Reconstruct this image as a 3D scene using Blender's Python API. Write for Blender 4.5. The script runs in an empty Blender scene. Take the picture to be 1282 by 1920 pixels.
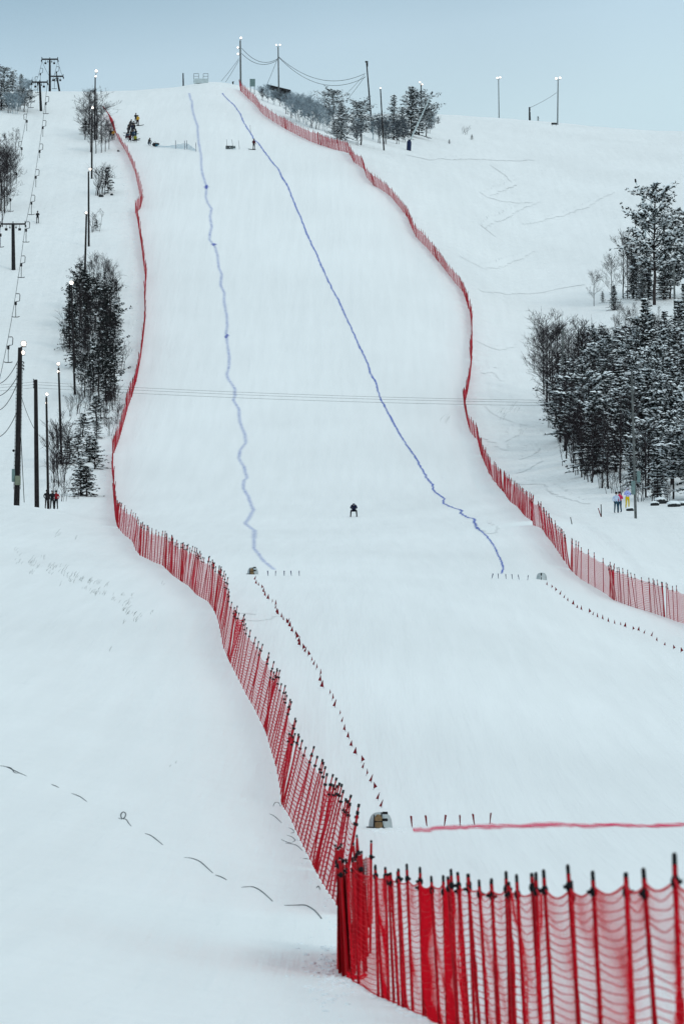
import bpy, bmesh, math, random
import numpy as np
from mathutils import Vector, Matrix
R = math.radians
random.seed(7)
scene = bpy.context.scene
col = scene.collection

# ------------------------------------------------------------------ camera
F = 10667.0                       # focal length in photograph pixels (1282 x 1920)
CX, CY = 641.0, 960.0
PITCH = R(7.0)
cam_d = bpy.data.cameras.new('camera'); cam = bpy.data.objects.new('camera', cam_d); col.objects.link(cam)
cam.location = (0, 0, 0); cam.rotation_euler = (R(90) + PITCH, 0, 0)
cam_d.sensor_fit = 'VERTICAL'; cam_d.sensor_height = 36.0; cam_d.lens = F / 1920 * 36.0
cam_d.clip_start = 1.0; cam_d.clip_end = 9000
cam_d.dof.use_dof = True; cam_d.dof.focus_distance = 420; cam_d.dof.aperture_fstop = 6.3
scene.camera = cam

# ------------------------------------------------------------------ world, sun, exposure
SUN_EL, SUN_AZ = R(26), R(150)
w = bpy.data.worlds.new('World'); scene.world = w; w.use_nodes = True
nt = w.node_tree; nt.nodes.clear()
out = nt.nodes.new('ShaderNodeOutputWorld'); bg = nt.nodes.new('ShaderNodeBackground')
sky = nt.nodes.new('ShaderNodeTexSky'); sky.sky_type = 'NISHITA'; sky.sun_disc = False
sky.sun_elevation = SUN_EL; sky.sun_rotation = SUN_AZ; sky.dust_density = 3.0; sky.air_density = 1.2
tc = nt.nodes.new('ShaderNodeTexCoord'); sep = nt.nodes.new('ShaderNodeSeparateXYZ')
nt.links.new(tc.outputs['Generated'], sep.inputs[0])
ramp = nt.nodes.new('ShaderNodeValToRGB')      # snow-cloud layer; its dark band paints in a lens vignette
cr = ramp.color_ramp
cr.elements[0].position = 0.0; cr.elements[0].color = (0.46, 0.60, 0.665, 1)
cr.elements[1].position = 1.0; cr.elements[1].color = (0.55, 0.655, 0.71, 1)
for p_, c_ in ((0.186, (0.465, 0.60, 0.66)), (0.203, (0.42, 0.555, 0.645)), (0.224, (0.25, 0.385, 0.49)), (0.27, (0.38, 0.50, 0.57)), (0.45, (0.54, 0.645, 0.70))):
    e = cr.elements.new(p_); e.color = (*c_, 1)
ml = nt.nodes.new('ShaderNodeMath'); ml.operation = 'MULTIPLY_ADD'; ml.inputs[1].default_value = -0.13    # vignette put into the sky colour, darker to the left
nt.links.new(sep.outputs[0], ml.inputs[0]); nt.links.new(sep.outputs[2], ml.inputs[2]); nt.links.new(ml.outputs[0], ramp.inputs[0])
nz = nt.nodes.new('ShaderNodeTexNoise'); nz.inputs['Scale'].default_value = 9; nz.inputs['Detail'].default_value = 3
nt.links.new(tc.outputs['Generated'], nz.inputs['Vector'])
mr = nt.nodes.new('ShaderNodeMapRange'); mr.inputs[1].default_value = 0.3; mr.inputs[2].default_value = 0.7
mr.inputs[3].default_value = 9.2; mr.inputs[4].default_value = 10.6
nt.links.new(nz.outputs[0], mr.inputs[0])
vm = nt.nodes.new('ShaderNodeVectorMath'); vm.operation = 'SCALE'
nt.links.new(ramp.outputs[0], vm.inputs[0]); nt.links.new(mr.outputs[0], vm.inputs['Scale'])
mixw = nt.nodes.new('ShaderNodeMix'); mixw.data_type = 'RGBA'; mixw.inputs[0].default_value = 0.93
nt.links.new(sky.outputs[0], mixw.inputs[6]); nt.links.new(vm.outputs[0], mixw.inputs[7])
nt.links.new(mixw.outputs[2], bg.inputs[0]); bg.inputs[1].default_value = 0.1
nt.links.new(bg.outputs[0], out.inputs[0])
sl = bpy.data.lights.new('sun', 'SUN'); sl.energy = 0.55; sl.angle = R(14); sl.color = (1.0, 0.97, 0.93)
so = bpy.data.objects.new('sun', sl); col.objects.link(so)
sdir = Vector((math.sin(SUN_AZ) * math.cos(SUN_EL), math.cos(SUN_AZ) * math.cos(SUN_EL), math.sin(SUN_EL)))
so.rotation_euler = sdir.to_track_quat('Z', 'Y').to_euler()
scene.view_settings.view_transform = 'Standard'; scene.view_settings.look = 'None'
scene.view_settings.exposure = 0.3; scene.view_settings.gamma = 1.0; scene.view_settings.use_curve_mapping = False
scene.render.engine = 'CYCLES'
scene.cycles.transparent_max_bounces = 48; scene.cycles.max_bounces = 6

# ------------------------------------------------------------------ small helpers
def tag(o, label=None, cat=None, group=None, kind=None):
    if label: o['label'] = label
    if cat: o['category'] = cat
    if group: o['group'] = group
    if kind: o['kind'] = kind
    return o
def empty(name, loc, label, cat, group=None, rz=0.0, scale=1.0):
    o = bpy.data.objects.new(name, None); col.objects.link(o)
    o.empty_display_size = 0.3
    o.location = loc; o.rotation_euler = (0, 0, rz); o.scale = (scale,) * 3
    return tag(o, label, cat, group)
def link(name, me, parent=None, loc=(0, 0, 0), rot=(0, 0, 0), scale=(1, 1, 1)):
    o = bpy.data.objects.new(name, me); col.objects.link(o)
    if parent: o.parent = parent
    o.location = loc; o.rotation_euler = rot; o.scale = scale
    return o

class MB:
    """collects shapes, builds one mesh"""
    def __init__(s): s.v = []; s.f = []; s.m = []; s.uv = []
    def add(s, vs, fs, mi=0):
        b = len(s.v); s.v += [tuple(p) for p in vs]
        for f in fs: s.f.append(tuple(i + b for i in f)); s.m.append(mi)
    def box(s, c, d, mi=0, rot=None, bev=0.0):
        x, y, z = d[0] / 2, d[1] / 2, d[2] / 2
        k = min(x, y, z) * 0.35 if bev else 0
        if not k:
            vs = [Vector((a * x, b * y, q * z)) for a in (-1, 1) for b in (-1, 1) for q in (-1, 1)]
            fs = [(0, 1, 3, 2), (4, 6, 7, 5), (0, 4, 5, 1), (2, 3, 7, 6), (0, 2, 6, 4), (1, 5, 7, 3)]
        else:                                    # chamfered prism along z
            ring = [(-x + k, -y), (x - k, -y), (x, -y + k), (x, y - k), (x - k, y), (-x + k, y), (-x, y - k), (-x, -y + k)]
            vs = [Vector((p[0] * .9, p[1] * .9, -z)) for p in ring] + [Vector((p[0], p[1], -z + k)) for p in ring] + \
                 [Vector((p[0], p[1], z - k)) for p in ring] + [Vector((p[0] * .9, p[1] * .9, z)) for p in ring]
            fs = [tuple(range(7, -1, -1)), tuple(range(24, 32))]
            for l in range(3):
                for i in range(8): fs.append((l * 8 + i, l * 8 + (i + 1) % 8, l * 8 + 8 + (i + 1) % 8, l * 8 + 8 + i))
        if rot is not None: vs = [rot @ v for v in vs]
        s.add([v + Vector(c) for v in vs], fs, mi)
    def tube(s, pts, rad, n=6, mi=0, cap=True):
        pts = [Vector(p) for p in pts]
        if not hasattr(rad, '__len__'): rad = [rad] * len(pts)
        vs = []; fs = []
        for i, p in enumerate(pts):
            t = (pts[min(i + 1, len(pts) - 1)] - pts[max(i - 1, 0)])
            t = t.normalized() if t.length > 1e-9 else Vector((0, 0, 1))
            a = t.cross(Vector((0, 1, 0.02)) if abs(t.y) < 0.9 else Vector((1, 0, 0))).normalized(); b = t.cross(a)
            for k in range(n):
                an = 2 * math.pi * k / n
                vs.append(p + (a * math.cos(an) + b * math.sin(an)) * rad[i])
        for i in range(len(pts) - 1):
            for k in range(n):
                fs.append((i * n + k, i * n + (k + 1) % n, (i + 1) * n + (k + 1) % n, (i + 1) * n + k))
        if cap and n > 2:
            fs.append(tuple(range(n - 1, -1, -1))); fs.append(tuple(range((len(pts) - 1) * n, len(pts) * n)))
        s.add(vs, fs, mi)
    def blob(s, c, r, mi=0, seed=0, n=7, rough=0.12):
        rnd = random.Random(seed); vs = []; fs = []; c = Vector(c)
        if not hasattr(r, '__len__'): r = (r, r, r)
        rings = max(3, n // 2 + 1)
        vs.append(c + Vector((0, 0, -r[2])))
        for i in range(1, rings):
            ph = -math.pi / 2 + math.pi * i / rings
            for k in range(n):
                th = 2 * math.pi * k / n; q = 1 + rnd.uniform(-rough, rough)
                vs.append(c + Vector((math.cos(ph) * math.cos(th) * r[0] * q, math.cos(ph) * math.sin(th) * r[1] * q, math.sin(ph) * r[2] * q)))
        vs.append(c + Vector((0, 0, r[2])))
        for k in range(n): fs.append((0, 1 + (k + 1) % n, 1 + k))
        for i in range(rings - 2):
            for k in range(n): fs.append((1 + i * n + k, 1 + i * n + (k + 1) % n, 1 + (i + 1) * n + (k + 1) % n, 1 + (i + 1) * n + k))
        l = 1 + (rings - 2) * n; t = len(vs) - 1
        for k in range(n): fs.append((l + k, l + (k + 1) % n, t))
        s.add(vs, fs, mi)
    def mesh(s, name, mats, smooth=False):
        me = bpy.data.meshes.new(name); me.from_pydata(s.v, [], s.f)
        if not isinstance(mats, (list, tuple)): mats = [mats]
        for m in mats: me.materials.append(m)
        if any(s.m): me.polygons.foreach_set('material_index', s.m)
        if smooth: me.polygons.foreach_set('use_smooth', [True] * len(s.f))
        me.update(); return me
    def obj(s, name, mats, parent=None, smooth=False, **k):
        return link(name, s.mesh(name, mats, smooth), parent, **k)

# ------------------------------------------------------------------ materials
def mat(name, colr, rough=0.7, var=0.2, scale=4.0, metal=0.0, bump=0.0, emit=None, spec=0.08):
    m = bpy.data.materials.new(name); m.use_nodes = True; n = m.node_tree; b = n.nodes['Principled BSDF']
    b.inputs['Roughness'].default_value = rough; b.inputs['Metallic'].default_value = metal
    b.inputs['Specular IOR Level'].default_value = spec
    t = n.nodes.new('ShaderNodeTexCoord'); q = n.nodes.new('ShaderNodeTexNoise')
    q.inputs['Scale'].default_value = scale; q.inputs['Detail'].default_value = 5
    n.links.new(t.outputs['Object'], q.inputs['Vector'])
    r = n.nodes.new('ShaderNodeMapRange'); r.inputs[1].default_value = 0.3; r.inputs[2].default_value = 0.7
    r.inputs[3].default_value = 1 - var; r.inputs[4].default_value = 1 + var
    n.links.new(q.outputs[0], r.inputs[0])
    v = n.nodes.new('ShaderNodeVectorMath'); v.operation = 'SCALE'; v.inputs[0].default_value = colr[:3]
    n.links.new(r.outputs[0], v.inputs['Scale']); n.links.new(v.outputs[0], b.inputs['Base Color'])
    if bump:
        bp = n.nodes.new('ShaderNodeBump'); bp.inputs['Strength'].default_value = bump; bp.inputs['Distance'].default_value = 0.05
        n.links.new(q.outputs[0], bp.inputs['Height']); n.links.new(bp.outputs[0], b.inputs['Normal'])
    if emit:
        b.inputs['Emission Color'].default_value = (*emit[:3], 1); b.inputs['Emission Strength'].default_value = emit[3]
    return m

SNOW_C = (0.87, 0.90, 0.905)
def snow_material():
    m = bpy.data.materials.new('snow'); m.use_nodes = True; n = m.node_tree; L = n.links.new; b = n.nodes['Principled BSDF']
    b.inputs['Roughness'].default_value = 0.75; b.inputs['Specular IOR Level'].default_value = 0.15
    geo = n.nodes.new('ShaderNodeNewGeometry')
    def noise(scale, sc=(1, 1, 1), det=4, rot=0.0, dist=0.0):
        mp = n.nodes.new('ShaderNodeMapping'); mp.inputs['Scale'].default_value = sc; mp.inputs['Rotation'].default_value = (0, 0, rot)
        L(geo.outputs['Position'], mp.inputs['Vector'])
        q = n.nodes.new('ShaderNodeTexNoise'); q.inputs['Scale'].default_value = scale; q.inputs['Detail'].default_value = det
        q.inputs['Distortion'].default_value = dist
        L(mp.outputs[0], q.inputs['Vector']); return q.outputs[0]
    def mth(op, a, c):
        k = n.nodes.new('ShaderNodeMath'); k.operation = op
        for i, z in enumerate((a, c)):
            if isinstance(z, (int, float)): k.inputs[i].default_value = z
            else: L(z, k.inputs[i])
        return k.outputs[0]
    at_ = n.nodes.new('ShaderNodeAttribute'); at_.attribute_name = 'rough'
    lump = noise(0.5, det=6); grain = noise(5.0, det=5)
    comb = noise(2.2, (1, 0.03, 0.03), det=3, rot=R(8)); comb2 = noise(1.2, (1, 0.035, 0.035), det=3, rot=R(-25))
    cord = noise(9.0, (1, 0.012, 0.012), det=2, rot=R(4))
    off = mth('ADD', mth('MULTIPLY', lump, 0.6), mth('MULTIPLY', grain, 0.05))
    off = mth('MULTIPLY', off, at_.outputs['Fac'])
    h = mth('ADD', off, mth('ADD', mth('MULTIPLY', comb, 0.06), mth('MULTIPLY', comb2, 0.085)))
    h = mth('ADD', h, mth('MULTIPLY', cord, 0.02)); h = mth('ADD', h, mth('MULTIPLY', grain, 0.02))
    bp = n.nodes.new('ShaderNodeBump'); bp.inputs['Strength'].default_value = 0.8; bp.inputs['Distance'].default_value = 1.0
    L(h, bp.inputs['Height']); L(bp.outputs[0], b.inputs['Normal'])
    big = noise(0.045, (1, 0.5, 1), det=5)          # packed and wind-crusted patches
    mr = n.nodes.new('ShaderNodeMapRange'); mr.inputs[1].default_value = 0.3; mr.inputs[2].default_value = 0.72
    mr.inputs[3].default_value = 0.94; mr.inputs[4].default_value = 1.02; L(big, mr.inputs[0])
    m2 = n.nodes.new('ShaderNodeMapRange'); m2.inputs[1].default_value = 0.35; m2.inputs[2].default_value = 0.65
    m2.inputs[3].default_value = 0.975; m2.inputs[4].default_value = 1.01; L(comb2, m2.inputs[0])
    v = n.nodes.new('ShaderNodeVectorMath'); v.operation = 'SCALE'; v.inputs[0].default_value = SNOW_C
    L(mth('MULTIPLY', mr.outputs[0], m2.outputs[0]), v.inputs['Scale']); L(v.outputs[0], b.inputs['Base Color'])
    return m
M = {}
M['snow'] = snow_material()
M['snow_clump'] = mat('snow_clump', (0.82, 0.88, 0.91), 0.8, 0.05, 6)
M['wood'] = mat('dark_wood', (0.016, 0.014, 0.015), 0.85, 0.4, 3, bump=.3)
M['grey_wood'] = mat('weathered_wood', (0.10, 0.11, 0.11), 0.85, 0.35, 3, bump=.3)
M['bark'] = mat('bark', (0.028, 0.022, 0.022), 0.9, 0.4, 5)
M['birch_bark'] = mat('birch_bark', (0.03, 0.025, 0.027), 0.9, 0.5, 3)
M['twig'] = mat('twigs', (0.016, 0.012, 0.014), 0.9, 0.4, 2)
M['frost'] = mat('frosted_twigs', (0.24, 0.30, 0.34), 0.9, 0.7, 1.5)
M['frost_dark'] = mat('half_frosted_twigs', (0.07, 0.085, 0.10), 0.9, 0.7, 1.5)
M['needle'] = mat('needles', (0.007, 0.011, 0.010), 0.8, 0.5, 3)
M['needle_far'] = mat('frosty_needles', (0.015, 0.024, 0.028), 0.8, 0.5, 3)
M['black'] = mat('black_steel', (0.012, 0.012, 0.014), 0.6, 0.2)
M['galv'] = mat('galvanised_steel', (0.19, 0.22, 0.23), 0.55, 0.15, metal=0.3)
M['plastic'] = mat('black_plastic', (0.008, 0.008, 0.01), 0.5, 0.1)
M['glass_grey'] = mat('pale_tape', (0.45, 0.48, 0.5), 0.5, 0.1)
M['lamp'] = mat('lamp_lens', (0.9, 0.88, 0.82), 0.3, 0.02, emit=(1.0, 0.86, 0.74, 2.6))
M['red'] = mat('red_pole', (0.34, 0.002, 0.008), 0.5, 0.2, 8)
M['redflag'] = mat('red_cloth', (0.15, 0.004, 0.010), 0.8, 0.2, 8)
M['blueflag'] = mat('navy_cloth', (0.02, 0.03, 0.09), 0.8, 0.2, 8)
M['strand'] = mat('red_twine', (0.60, 0.003, 0.014), 0.8, 0.2, 8)
M['cable'] = mat('cable', (0.025, 0.028, 0.03), 0.6, 0.1)
M['hose'] = mat('black_hose', (0.03, 0.045, 0.055), 0.6, 0.2)
M['ply'] = mat('pale_board', (0.42, 0.50, 0.52), 0.8, 0.15)
M['hut'] = mat('hut_boards', (0.025, 0.028, 0.03), 0.8, 0.3)
M['boxg'] = mat('green_grey_box', (0.17, 0.20, 0.15), 0.6, 0.15)
M['boxb'] = mat('grey_box', (0.13, 0.20, 0.20), 0.6, 0.15)
M['bluebox'] = mat('dark_blue_paint', (0.01, 0.02, 0.06), 0.5, 0.15)
M['burlap'] = mat('brown_canvas', (0.19, 0.13, 0.07), 0.9, 0.25, 12)
M['grass'] = mat('dry_grass', (0.20, 0.22, 0.21), 0.9, 0.3)
M['tealnet'] = None

def net_material(name, c, cover, line):
    m = bpy.data.materials.new(name); m.use_nodes = True; n = m.node_tree; L = n.links.new; b = n.nodes['Principled BSDF']
    o = n.nodes['Material Output']
    b.inputs['Base Color'].default_value = (*c, 1); b.inputs['Roughness'].default_value = 0.8; b.inputs['Specular IOR Level'].default_value = 0.1
    uv = n.nodes.new('ShaderNodeUVMap'); sp = n.nodes.new('ShaderNodeSeparateXYZ'); L(uv.outputs[0], sp.inputs[0])
    def m_(op, a, c2):
        k = n.nodes.new('ShaderNodeMath'); k.operation = op
        for i, z in enumerate((a, c2)):
            if isinstance(z, (int, float)): k.inputs[i].default_value = z
            else: L(z, k.inputs[i])
        return k.outputs[0]
    hl = m_('LESS_THAN', m_('FRACT', m_('MULTIPLY', sp.outputs[1], 1 / line), 0), 0.24)
    vl = m_('LESS_THAN', m_('FRACT', m_('MULTIPLY', sp.outputs[0], 1 / (line * 0.55)), 0), cover)
    a = m_('MAXIMUM', hl, vl)
    tr = n.nodes.new('ShaderNodeBsdfTransparent'); mx = n.nodes.new('ShaderNodeMixShader')
    L(a, mx.inputs[0]); L(tr.outputs[0], mx.inputs[1]); L(b.outputs[0], mx.inputs[2]); L(mx.outputs[0], o.inputs['Surface'])
    return m
M['net'] = net_material('red_netting', (0.52, 0.006, 0.036), 0.37, 0.11)
M['net_mid'] = net_material('red_netting_open', (0.55, 0.005, 0.026), 0.30, 0.11)
M['densenet'] = net_material('folded_netting', (0.52, 0.008, 0.012), 0.72, 0.05)
M['tealnet'] = net_material('blue_netting', (0.03, 0.25, 0.38), 0.15, 0.2)

def dye_material(name, c, strength, nscale=1.2):
    m = bpy.data.materials.new(name); m.use_nodes = True; n = m.node_tree; L = n.links.new; b = n.nodes['Principled BSDF']
    o = n.nodes['Material Output']; b.inputs['Base Color'].default_value = (*c, 1); b.inputs['Roughness'].default_value = 0.9
    b.inputs['Specular IOR Level'].default_value = 0.05
    uv = n.nodes.new('ShaderNodeUVMap'); sp = n.nodes.new('ShaderNodeSeparateXYZ'); L(uv.outputs[0], sp.inputs[0])
    r = n.nodes.new('ShaderNodeValToRGB'); cr = r.color_ramp
    cr.elements[0].position = 0.0; cr.elements[0].color = (0, 0, 0, 1); cr.elements[1].position = 1.0; cr.elements[1].color = (0, 0, 0, 1)
    for p in (0.42, 0.58): q = cr.elements.new(p); q.color = (1, 1, 1, 1)
    L(sp.outputs[1], r.inputs[0])
    geo = n.nodes.new('ShaderNodeNewGeometry'); nz = n.nodes.new('ShaderNodeTexNoise'); nz.inputs['Scale'].default_value = nscale; nz.inputs['Detail'].default_value = 6
    L(geo.outputs['Position'], nz.inputs['Vector'])
    mr = n.nodes.new('ShaderNodeMapRange'); mr.inputs[1].default_value = 0.36; mr.inputs[2].default_value = 0.66
    mr.inputs[3].default_value = 0.45 * strength; mr.inputs[4].default_value = strength; L(nz.outputs[0], mr.inputs[0])
    mu = n.nodes.new('ShaderNodeMath'); mu.operation = 'MULTIPLY'; L(r.outputs[0], mu.inputs[0]); L(mr.outputs[0], mu.inputs[1])
    tr = n.nodes.new('ShaderNodeBsdfTransparent'); mx = n.nodes.new('ShaderNodeMixShader')
    L(mu.outputs[0], mx.inputs[0]); L(tr.outputs[0], mx.inputs[1]); L(b.outputs[0], mx.inputs[2]); L(mx.outputs[0], o.inputs['Surface'])
    return m

# ------------------------------------------------------------------ terrain
YK = [30, 41, 52, 65, 82, 110, 150, 180, 215, 260, 330, 420, 480, 520, 560, 620, 700, 780, 860, 940, 1000, 1080, 1150, 1250, 1500, 2500]
TB = {
 -700: [2020,1900,1800,1720,1630,1500,1340,1250,1160,1080,1010,940,915,905,890,800,650,470,310,200,168,175,190,225,330,600],
 -150: [2150,2020,1940,1850,1750,1600,1420,1320,1225,1135,1050,972,940,944,926,840,680,490,320,192,173,180,195,230,330,600],
 60:  [2180,2050,1970,1880,1780,1620,1440,1340,1240,1146,1062,985,950,951,930,840,680,490,315,197,174,181,195,230,330,600],
 215: [2230,2090,2010,1920,1820,1650,1470,1370,1257,1146,1066,1006,982,960,930,835,670,485,308,205,175,181,195,230,330,600],
 330: [2260,2105,2025,1940,1845,1670,1495,1390,1262,1148,1068,1009,983,960,930,832,664,482,302,198,166,172,190,225,330,600],
 390: [2275,2110,2030,1945,1855,1680,1510,1400,1265,1149,1069,1010,983,960,930,831,662,480,300,193,154,160,180,220,330,600],
 455: [2285,2114,2034,1950,1865,1688,1525,1410,1268,1150,1070,1010,983,960,930,830,660,480,300,200,163,169,186,220,320,600],
 520: [2290,2117,2037,1955,1872,1695,1537,1415,1270,1150,1070,1010,983,960,930,830,660,480,300,215,190,192,200,222,310,600],
 641: [2300,2120,2040,1960,1880,1700,1548,1420,1270,1150,1070,1010,983,960,930,830,660,480,305,242,226,220,216,222,305,600],
 820: [2300,2120,2040,1960,1880,1700,1548,1420,1280,1165,1078,1010,975,952,922,835,680,505,360,285,252,228,217,223,300,600],
 1000:[2300,2120,2040,1960,1880,1700,1548,1430,1310,1205,1085,985,950,926,894,830,710,580,455,355,300,255,229,234,300,600],
 1150:[2300,2120,2040,1960,1880,1700,1548,1440,1340,1245,1120,1000,945,905,855,780,670,562,465,380,325,272,244,249,310,600],
 1300:[2300,2120,2040,1960,1880,1700,1548,1450,1360,1265,1152,1030,935,880,820,750,650,555,465,385,335,280,251,256,320,600],
 1900:[2280,2100,2010,1920,1820,1650,1500,1400,1300,1200,1080,960,880,820,760,690,600,510,430,355,310,268,250,256,320,600],
}
def pchip(x, y, xq):
    x = np.asarray(x, float); y = np.asarray(y, float); h = np.diff(x); d = np.diff(y) / h
    mm = np.zeros(len(x)); mm[0] = d[0]; mm[-1] = d[-1]
    for i in range(1, len(x) - 1):
        if d[i - 1] * d[i] > 0:
            w1 = 2 * h[i] + h[i - 1]; w2 = h[i] + 2 * h[i - 1]; mm[i] = (w1 + w2) / (w1 / d[i - 1] + w2 / d[i])
    k = np.clip(np.searchsorted(x, xq) - 1, 0, len(x) - 2); t = (xq - x[k]) / h[k]
    return (2*t**3 - 3*t**2 + 1) * y[k] + (t**3 - 2*t**2 + t) * h[k] * mm[k] + (-2*t**3 + 3*t**2) * y[k+1] + (t**3 - t**2) * h[k] * mm[k+1]
YG = np.concatenate([np.arange(-120, 1300, 2.0), np.arange(1300, 2501, 20.0)])
us = sorted(TB); prof = []
for u in us:
    ys = [-120, -40, 0, 12] + YK
    zs = [-3.2, -2.2, -1.8, -1.1] + [y * math.tan(PITCH + math.atan((CY - v) / F)) for y, v in zip(YK, TB[u])]
    prof.append(pchip(ys, zs, YG))
prof = np.array(prof)
UG = np.arange(-700, 1901, 10.0)
ZT = np.array([pchip(us, prof[:, j], UG) for j in range(len(YG))]).T      # [u, y]
# soften the table a little along depth
for _ in range(3): ZT[:, 1:-1] = 0.25 * ZT[:, :-2] + 0.5 * ZT[:, 1:-1] + 0.25 * ZT[:, 2:]

for _ in range(10): ZT[1:-1] = 0.25 * ZT[:-2] + 0.5 * ZT[1:-1] + 0.25 * ZT[2:]

def _hash(i, j, s):
    n = (i * 374761393 + j * 668265263 + s * 1274126177) & 0xFFFFFFFF
    n = ((n ^ (n >> 13)) * 1103515245) & 0xFFFFFFFF
    return ((n ^ (n >> 16)) & 0xFFFF) / 65535.0
def vnoise(x, y, s):
    xi = np.floor(x).astype(np.int64); yi = np.floor(y).astype(np.int64); fx = x - xi; fy = y - yi
    fx = fx * fx * (3 - 2 * fx); fy = fy * fy * (3 - 2 * fy)
    a = _hash(xi, yi, s); b = _hash(xi + 1, yi, s); c = _hash(xi, yi + 1, s); d = _hash(xi + 1, yi + 1, s)
    return (a + (b - a) * fx) * (1 - fy) + (c + (d - c) * fx) * fy - 0.5
def ueff(x, y): return CX + F * x / (1.008 * np.maximum(y, 60.0))
# piste edges (u) against depth, used to decide where the snow is groomed
PE_Y = [40, 82, 110, 150, 215, 270, 345, 480, 560, 620, 700, 725, 780, 860, 900, 945, 1000]
PE_L = [900, 735, 610, 530, 430, 390, 300, 220, 213, 218, 268, 272, 262, 240, 215, 250, 320]
PE_R = [2500, 2500, 2400, 2000, 1700, 1500, 1250, 1000, 905, 876, 884, 872, 800, 690, 580, 470, 440]
def roughness(x, y):
    u = ueff(x, y); l = np.interp(y, PE_Y, PE_L); r = np.interp(y, PE_Y, PE_R)
    o = np.maximum(l - u, u - r)
    g = np.where(y < 330, np.clip(0.4 + o / 110.0, 0, 1), np.clip(0.5 + o / 30.0, 0, 1))
    return np.where(y < 330, g * np.where(u < (l + r) / 2, 0.35, 1), g)
def height(x, y):
    x = np.asarray(x, float); y = np.asarray(y, float)
    u = np.clip(ueff(x, y), -700, 1900); fu = (u + 700) / 10.0; iu = np.clip(np.floor(fu).astype(int), 0, len(UG) - 2); fu = fu - iu
    jy = np.clip(np.searchsorted(YG, y) - 1, 0, len(YG) - 2); fy = np.clip((y - YG[jy]) / (YG[jy + 1] - YG[jy]), 0, 1)
    z = (ZT[iu, jy] * (1 - fu) + ZT[iu + 1, jy] * fu) * (1 - fy) + (ZT[iu, jy + 1] * (1 - fu) + ZT[iu + 1, jy + 1] * fu) * fy
    ro = roughness(x, y); near = np.clip(y / 200.0, 0.15, 1.0)
    steep = np.clip((y - 430) / 150.0, 0.25, 1.0)
    z = z + near * steep * (0.06 + 0.55 * ro) * vnoise(x / 19.0, y / 27.0, 1)
    z = z + near * (0.015 + 0.17 * ro) * steep * vnoise(x / 5.0, y / 7.0, 2)
    z = z + near * 0.10 * ro * steep * np.clip((y - 250) / 250.0, 0.15, 1) * vnoise(x / 1.7, y / 2.6, 3)
    return z
CP, SP = math.cos(PITCH), math.sin(PITCH)
YS = np.concatenate([np.arange(28, 300, 0.5), np.arange(300, 1400, 1.0)])
def ray(u, v):
    a, b = (u - CX) / F, (CY - v) / F
    dy = CP - SP * b; return a / dy, (SP + CP * b) / dy            # x/y and z/y
def at(u, v, ymin=0):
    """the point of the snow surface seen at photograph pixel (u, v)"""
    kx, kz = ray(u, v); g = height(kx * YS, YS) - kz * YS
    idx = np.nonzero((g >= 0) & (YS > ymin))[0]
    if len(idx) == 0: i = int(np.argmax(g)); y = YS[i]
    else:
        i = idx[0]; y = YS[i]
        if i > 0 and g[i - 1] < 0: y = YS[i - 1] + (YS[i] - YS[i - 1]) * (-g[i - 1]) / (g[i] - g[i - 1])
    return Vector((kx * y, y, float(height(kx * y, y))))
def atY(u, y):
    x = (u - CX) / F * y * 1.008; return Vector((x, y, float(height(x, y))))
def gp(x, y): return Vector((x, y, float(height(x, y))))
def pix(u, v, y):
    kx, kz = ray(u, v); return Vector((kx * y, y, kz * y))
def ppm(y): return F / (y * 1.008)                                  # photograph pixels per metre there

def build_terrain():
    uc = list(range(-40, 1330, 5)); lo = []; hi = []; a = -40; s = 8
    while a > -30000: a -= s; s *= 1.16; lo.append(a)
    a = 1325; s = 8
    while a < 31000: a += s; s *= 1.16; hi.append(a)
    U = np.array(lo[::-1] + uc + hi, float)
    Y = [-120, -80, -40, -15, 0, 10, 18, 24]
    y = 28.0
    while y < 1290: Y.append(y); y += 0.45 + y * 0.0022
    Y += list(np.arange(1290, 2500, 45)); Y = np.array(Y)
    UU, YY = np.meshgrid(U, Y); XX = (UU - CX) / F * 1.008 * np.clip(YY, 60.0, 1000.0)
    ZZ = height(XX, YY); RO = roughness(XX, YY)
    nv = XX.size; co = np.stack([XX, YY, ZZ], -1).reshape(-1, 3)
    r, c = XX.shape; i = np.arange(r - 1)[:, None] * c + np.arange(c - 1)[None]
    fc = np.stack([i, i + 1, i + c + 1, i + c], -1).reshape(-1, 4)
    me = bpy.data.meshes.new('snow_ground'); me.vertices.add(nv); me.vertices.foreach_set('co', co.ravel())
    me.loops.add(fc.size); me.loops.foreach_set('vertex_index', fc.ravel())
    me.polygons.add(len(fc)); me.polygons.foreach_set('loop_start', np.arange(len(fc)) * 4); me.polygons.foreach_set('loop_total', np.full(len(fc), 4))
    me.polygons.foreach_set('use_smooth', np.ones(len(fc), bool))
    at_ = me.attributes.new('rough', 'FLOAT', 'POINT'); at_.data.foreach_set('value', RO.ravel().astype(np.float32))
    me.update(); me.validate(); me.materials.append(M['snow'])
    return tag(link('snow_ground', me), kind='structure')
build_terrain()

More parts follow.
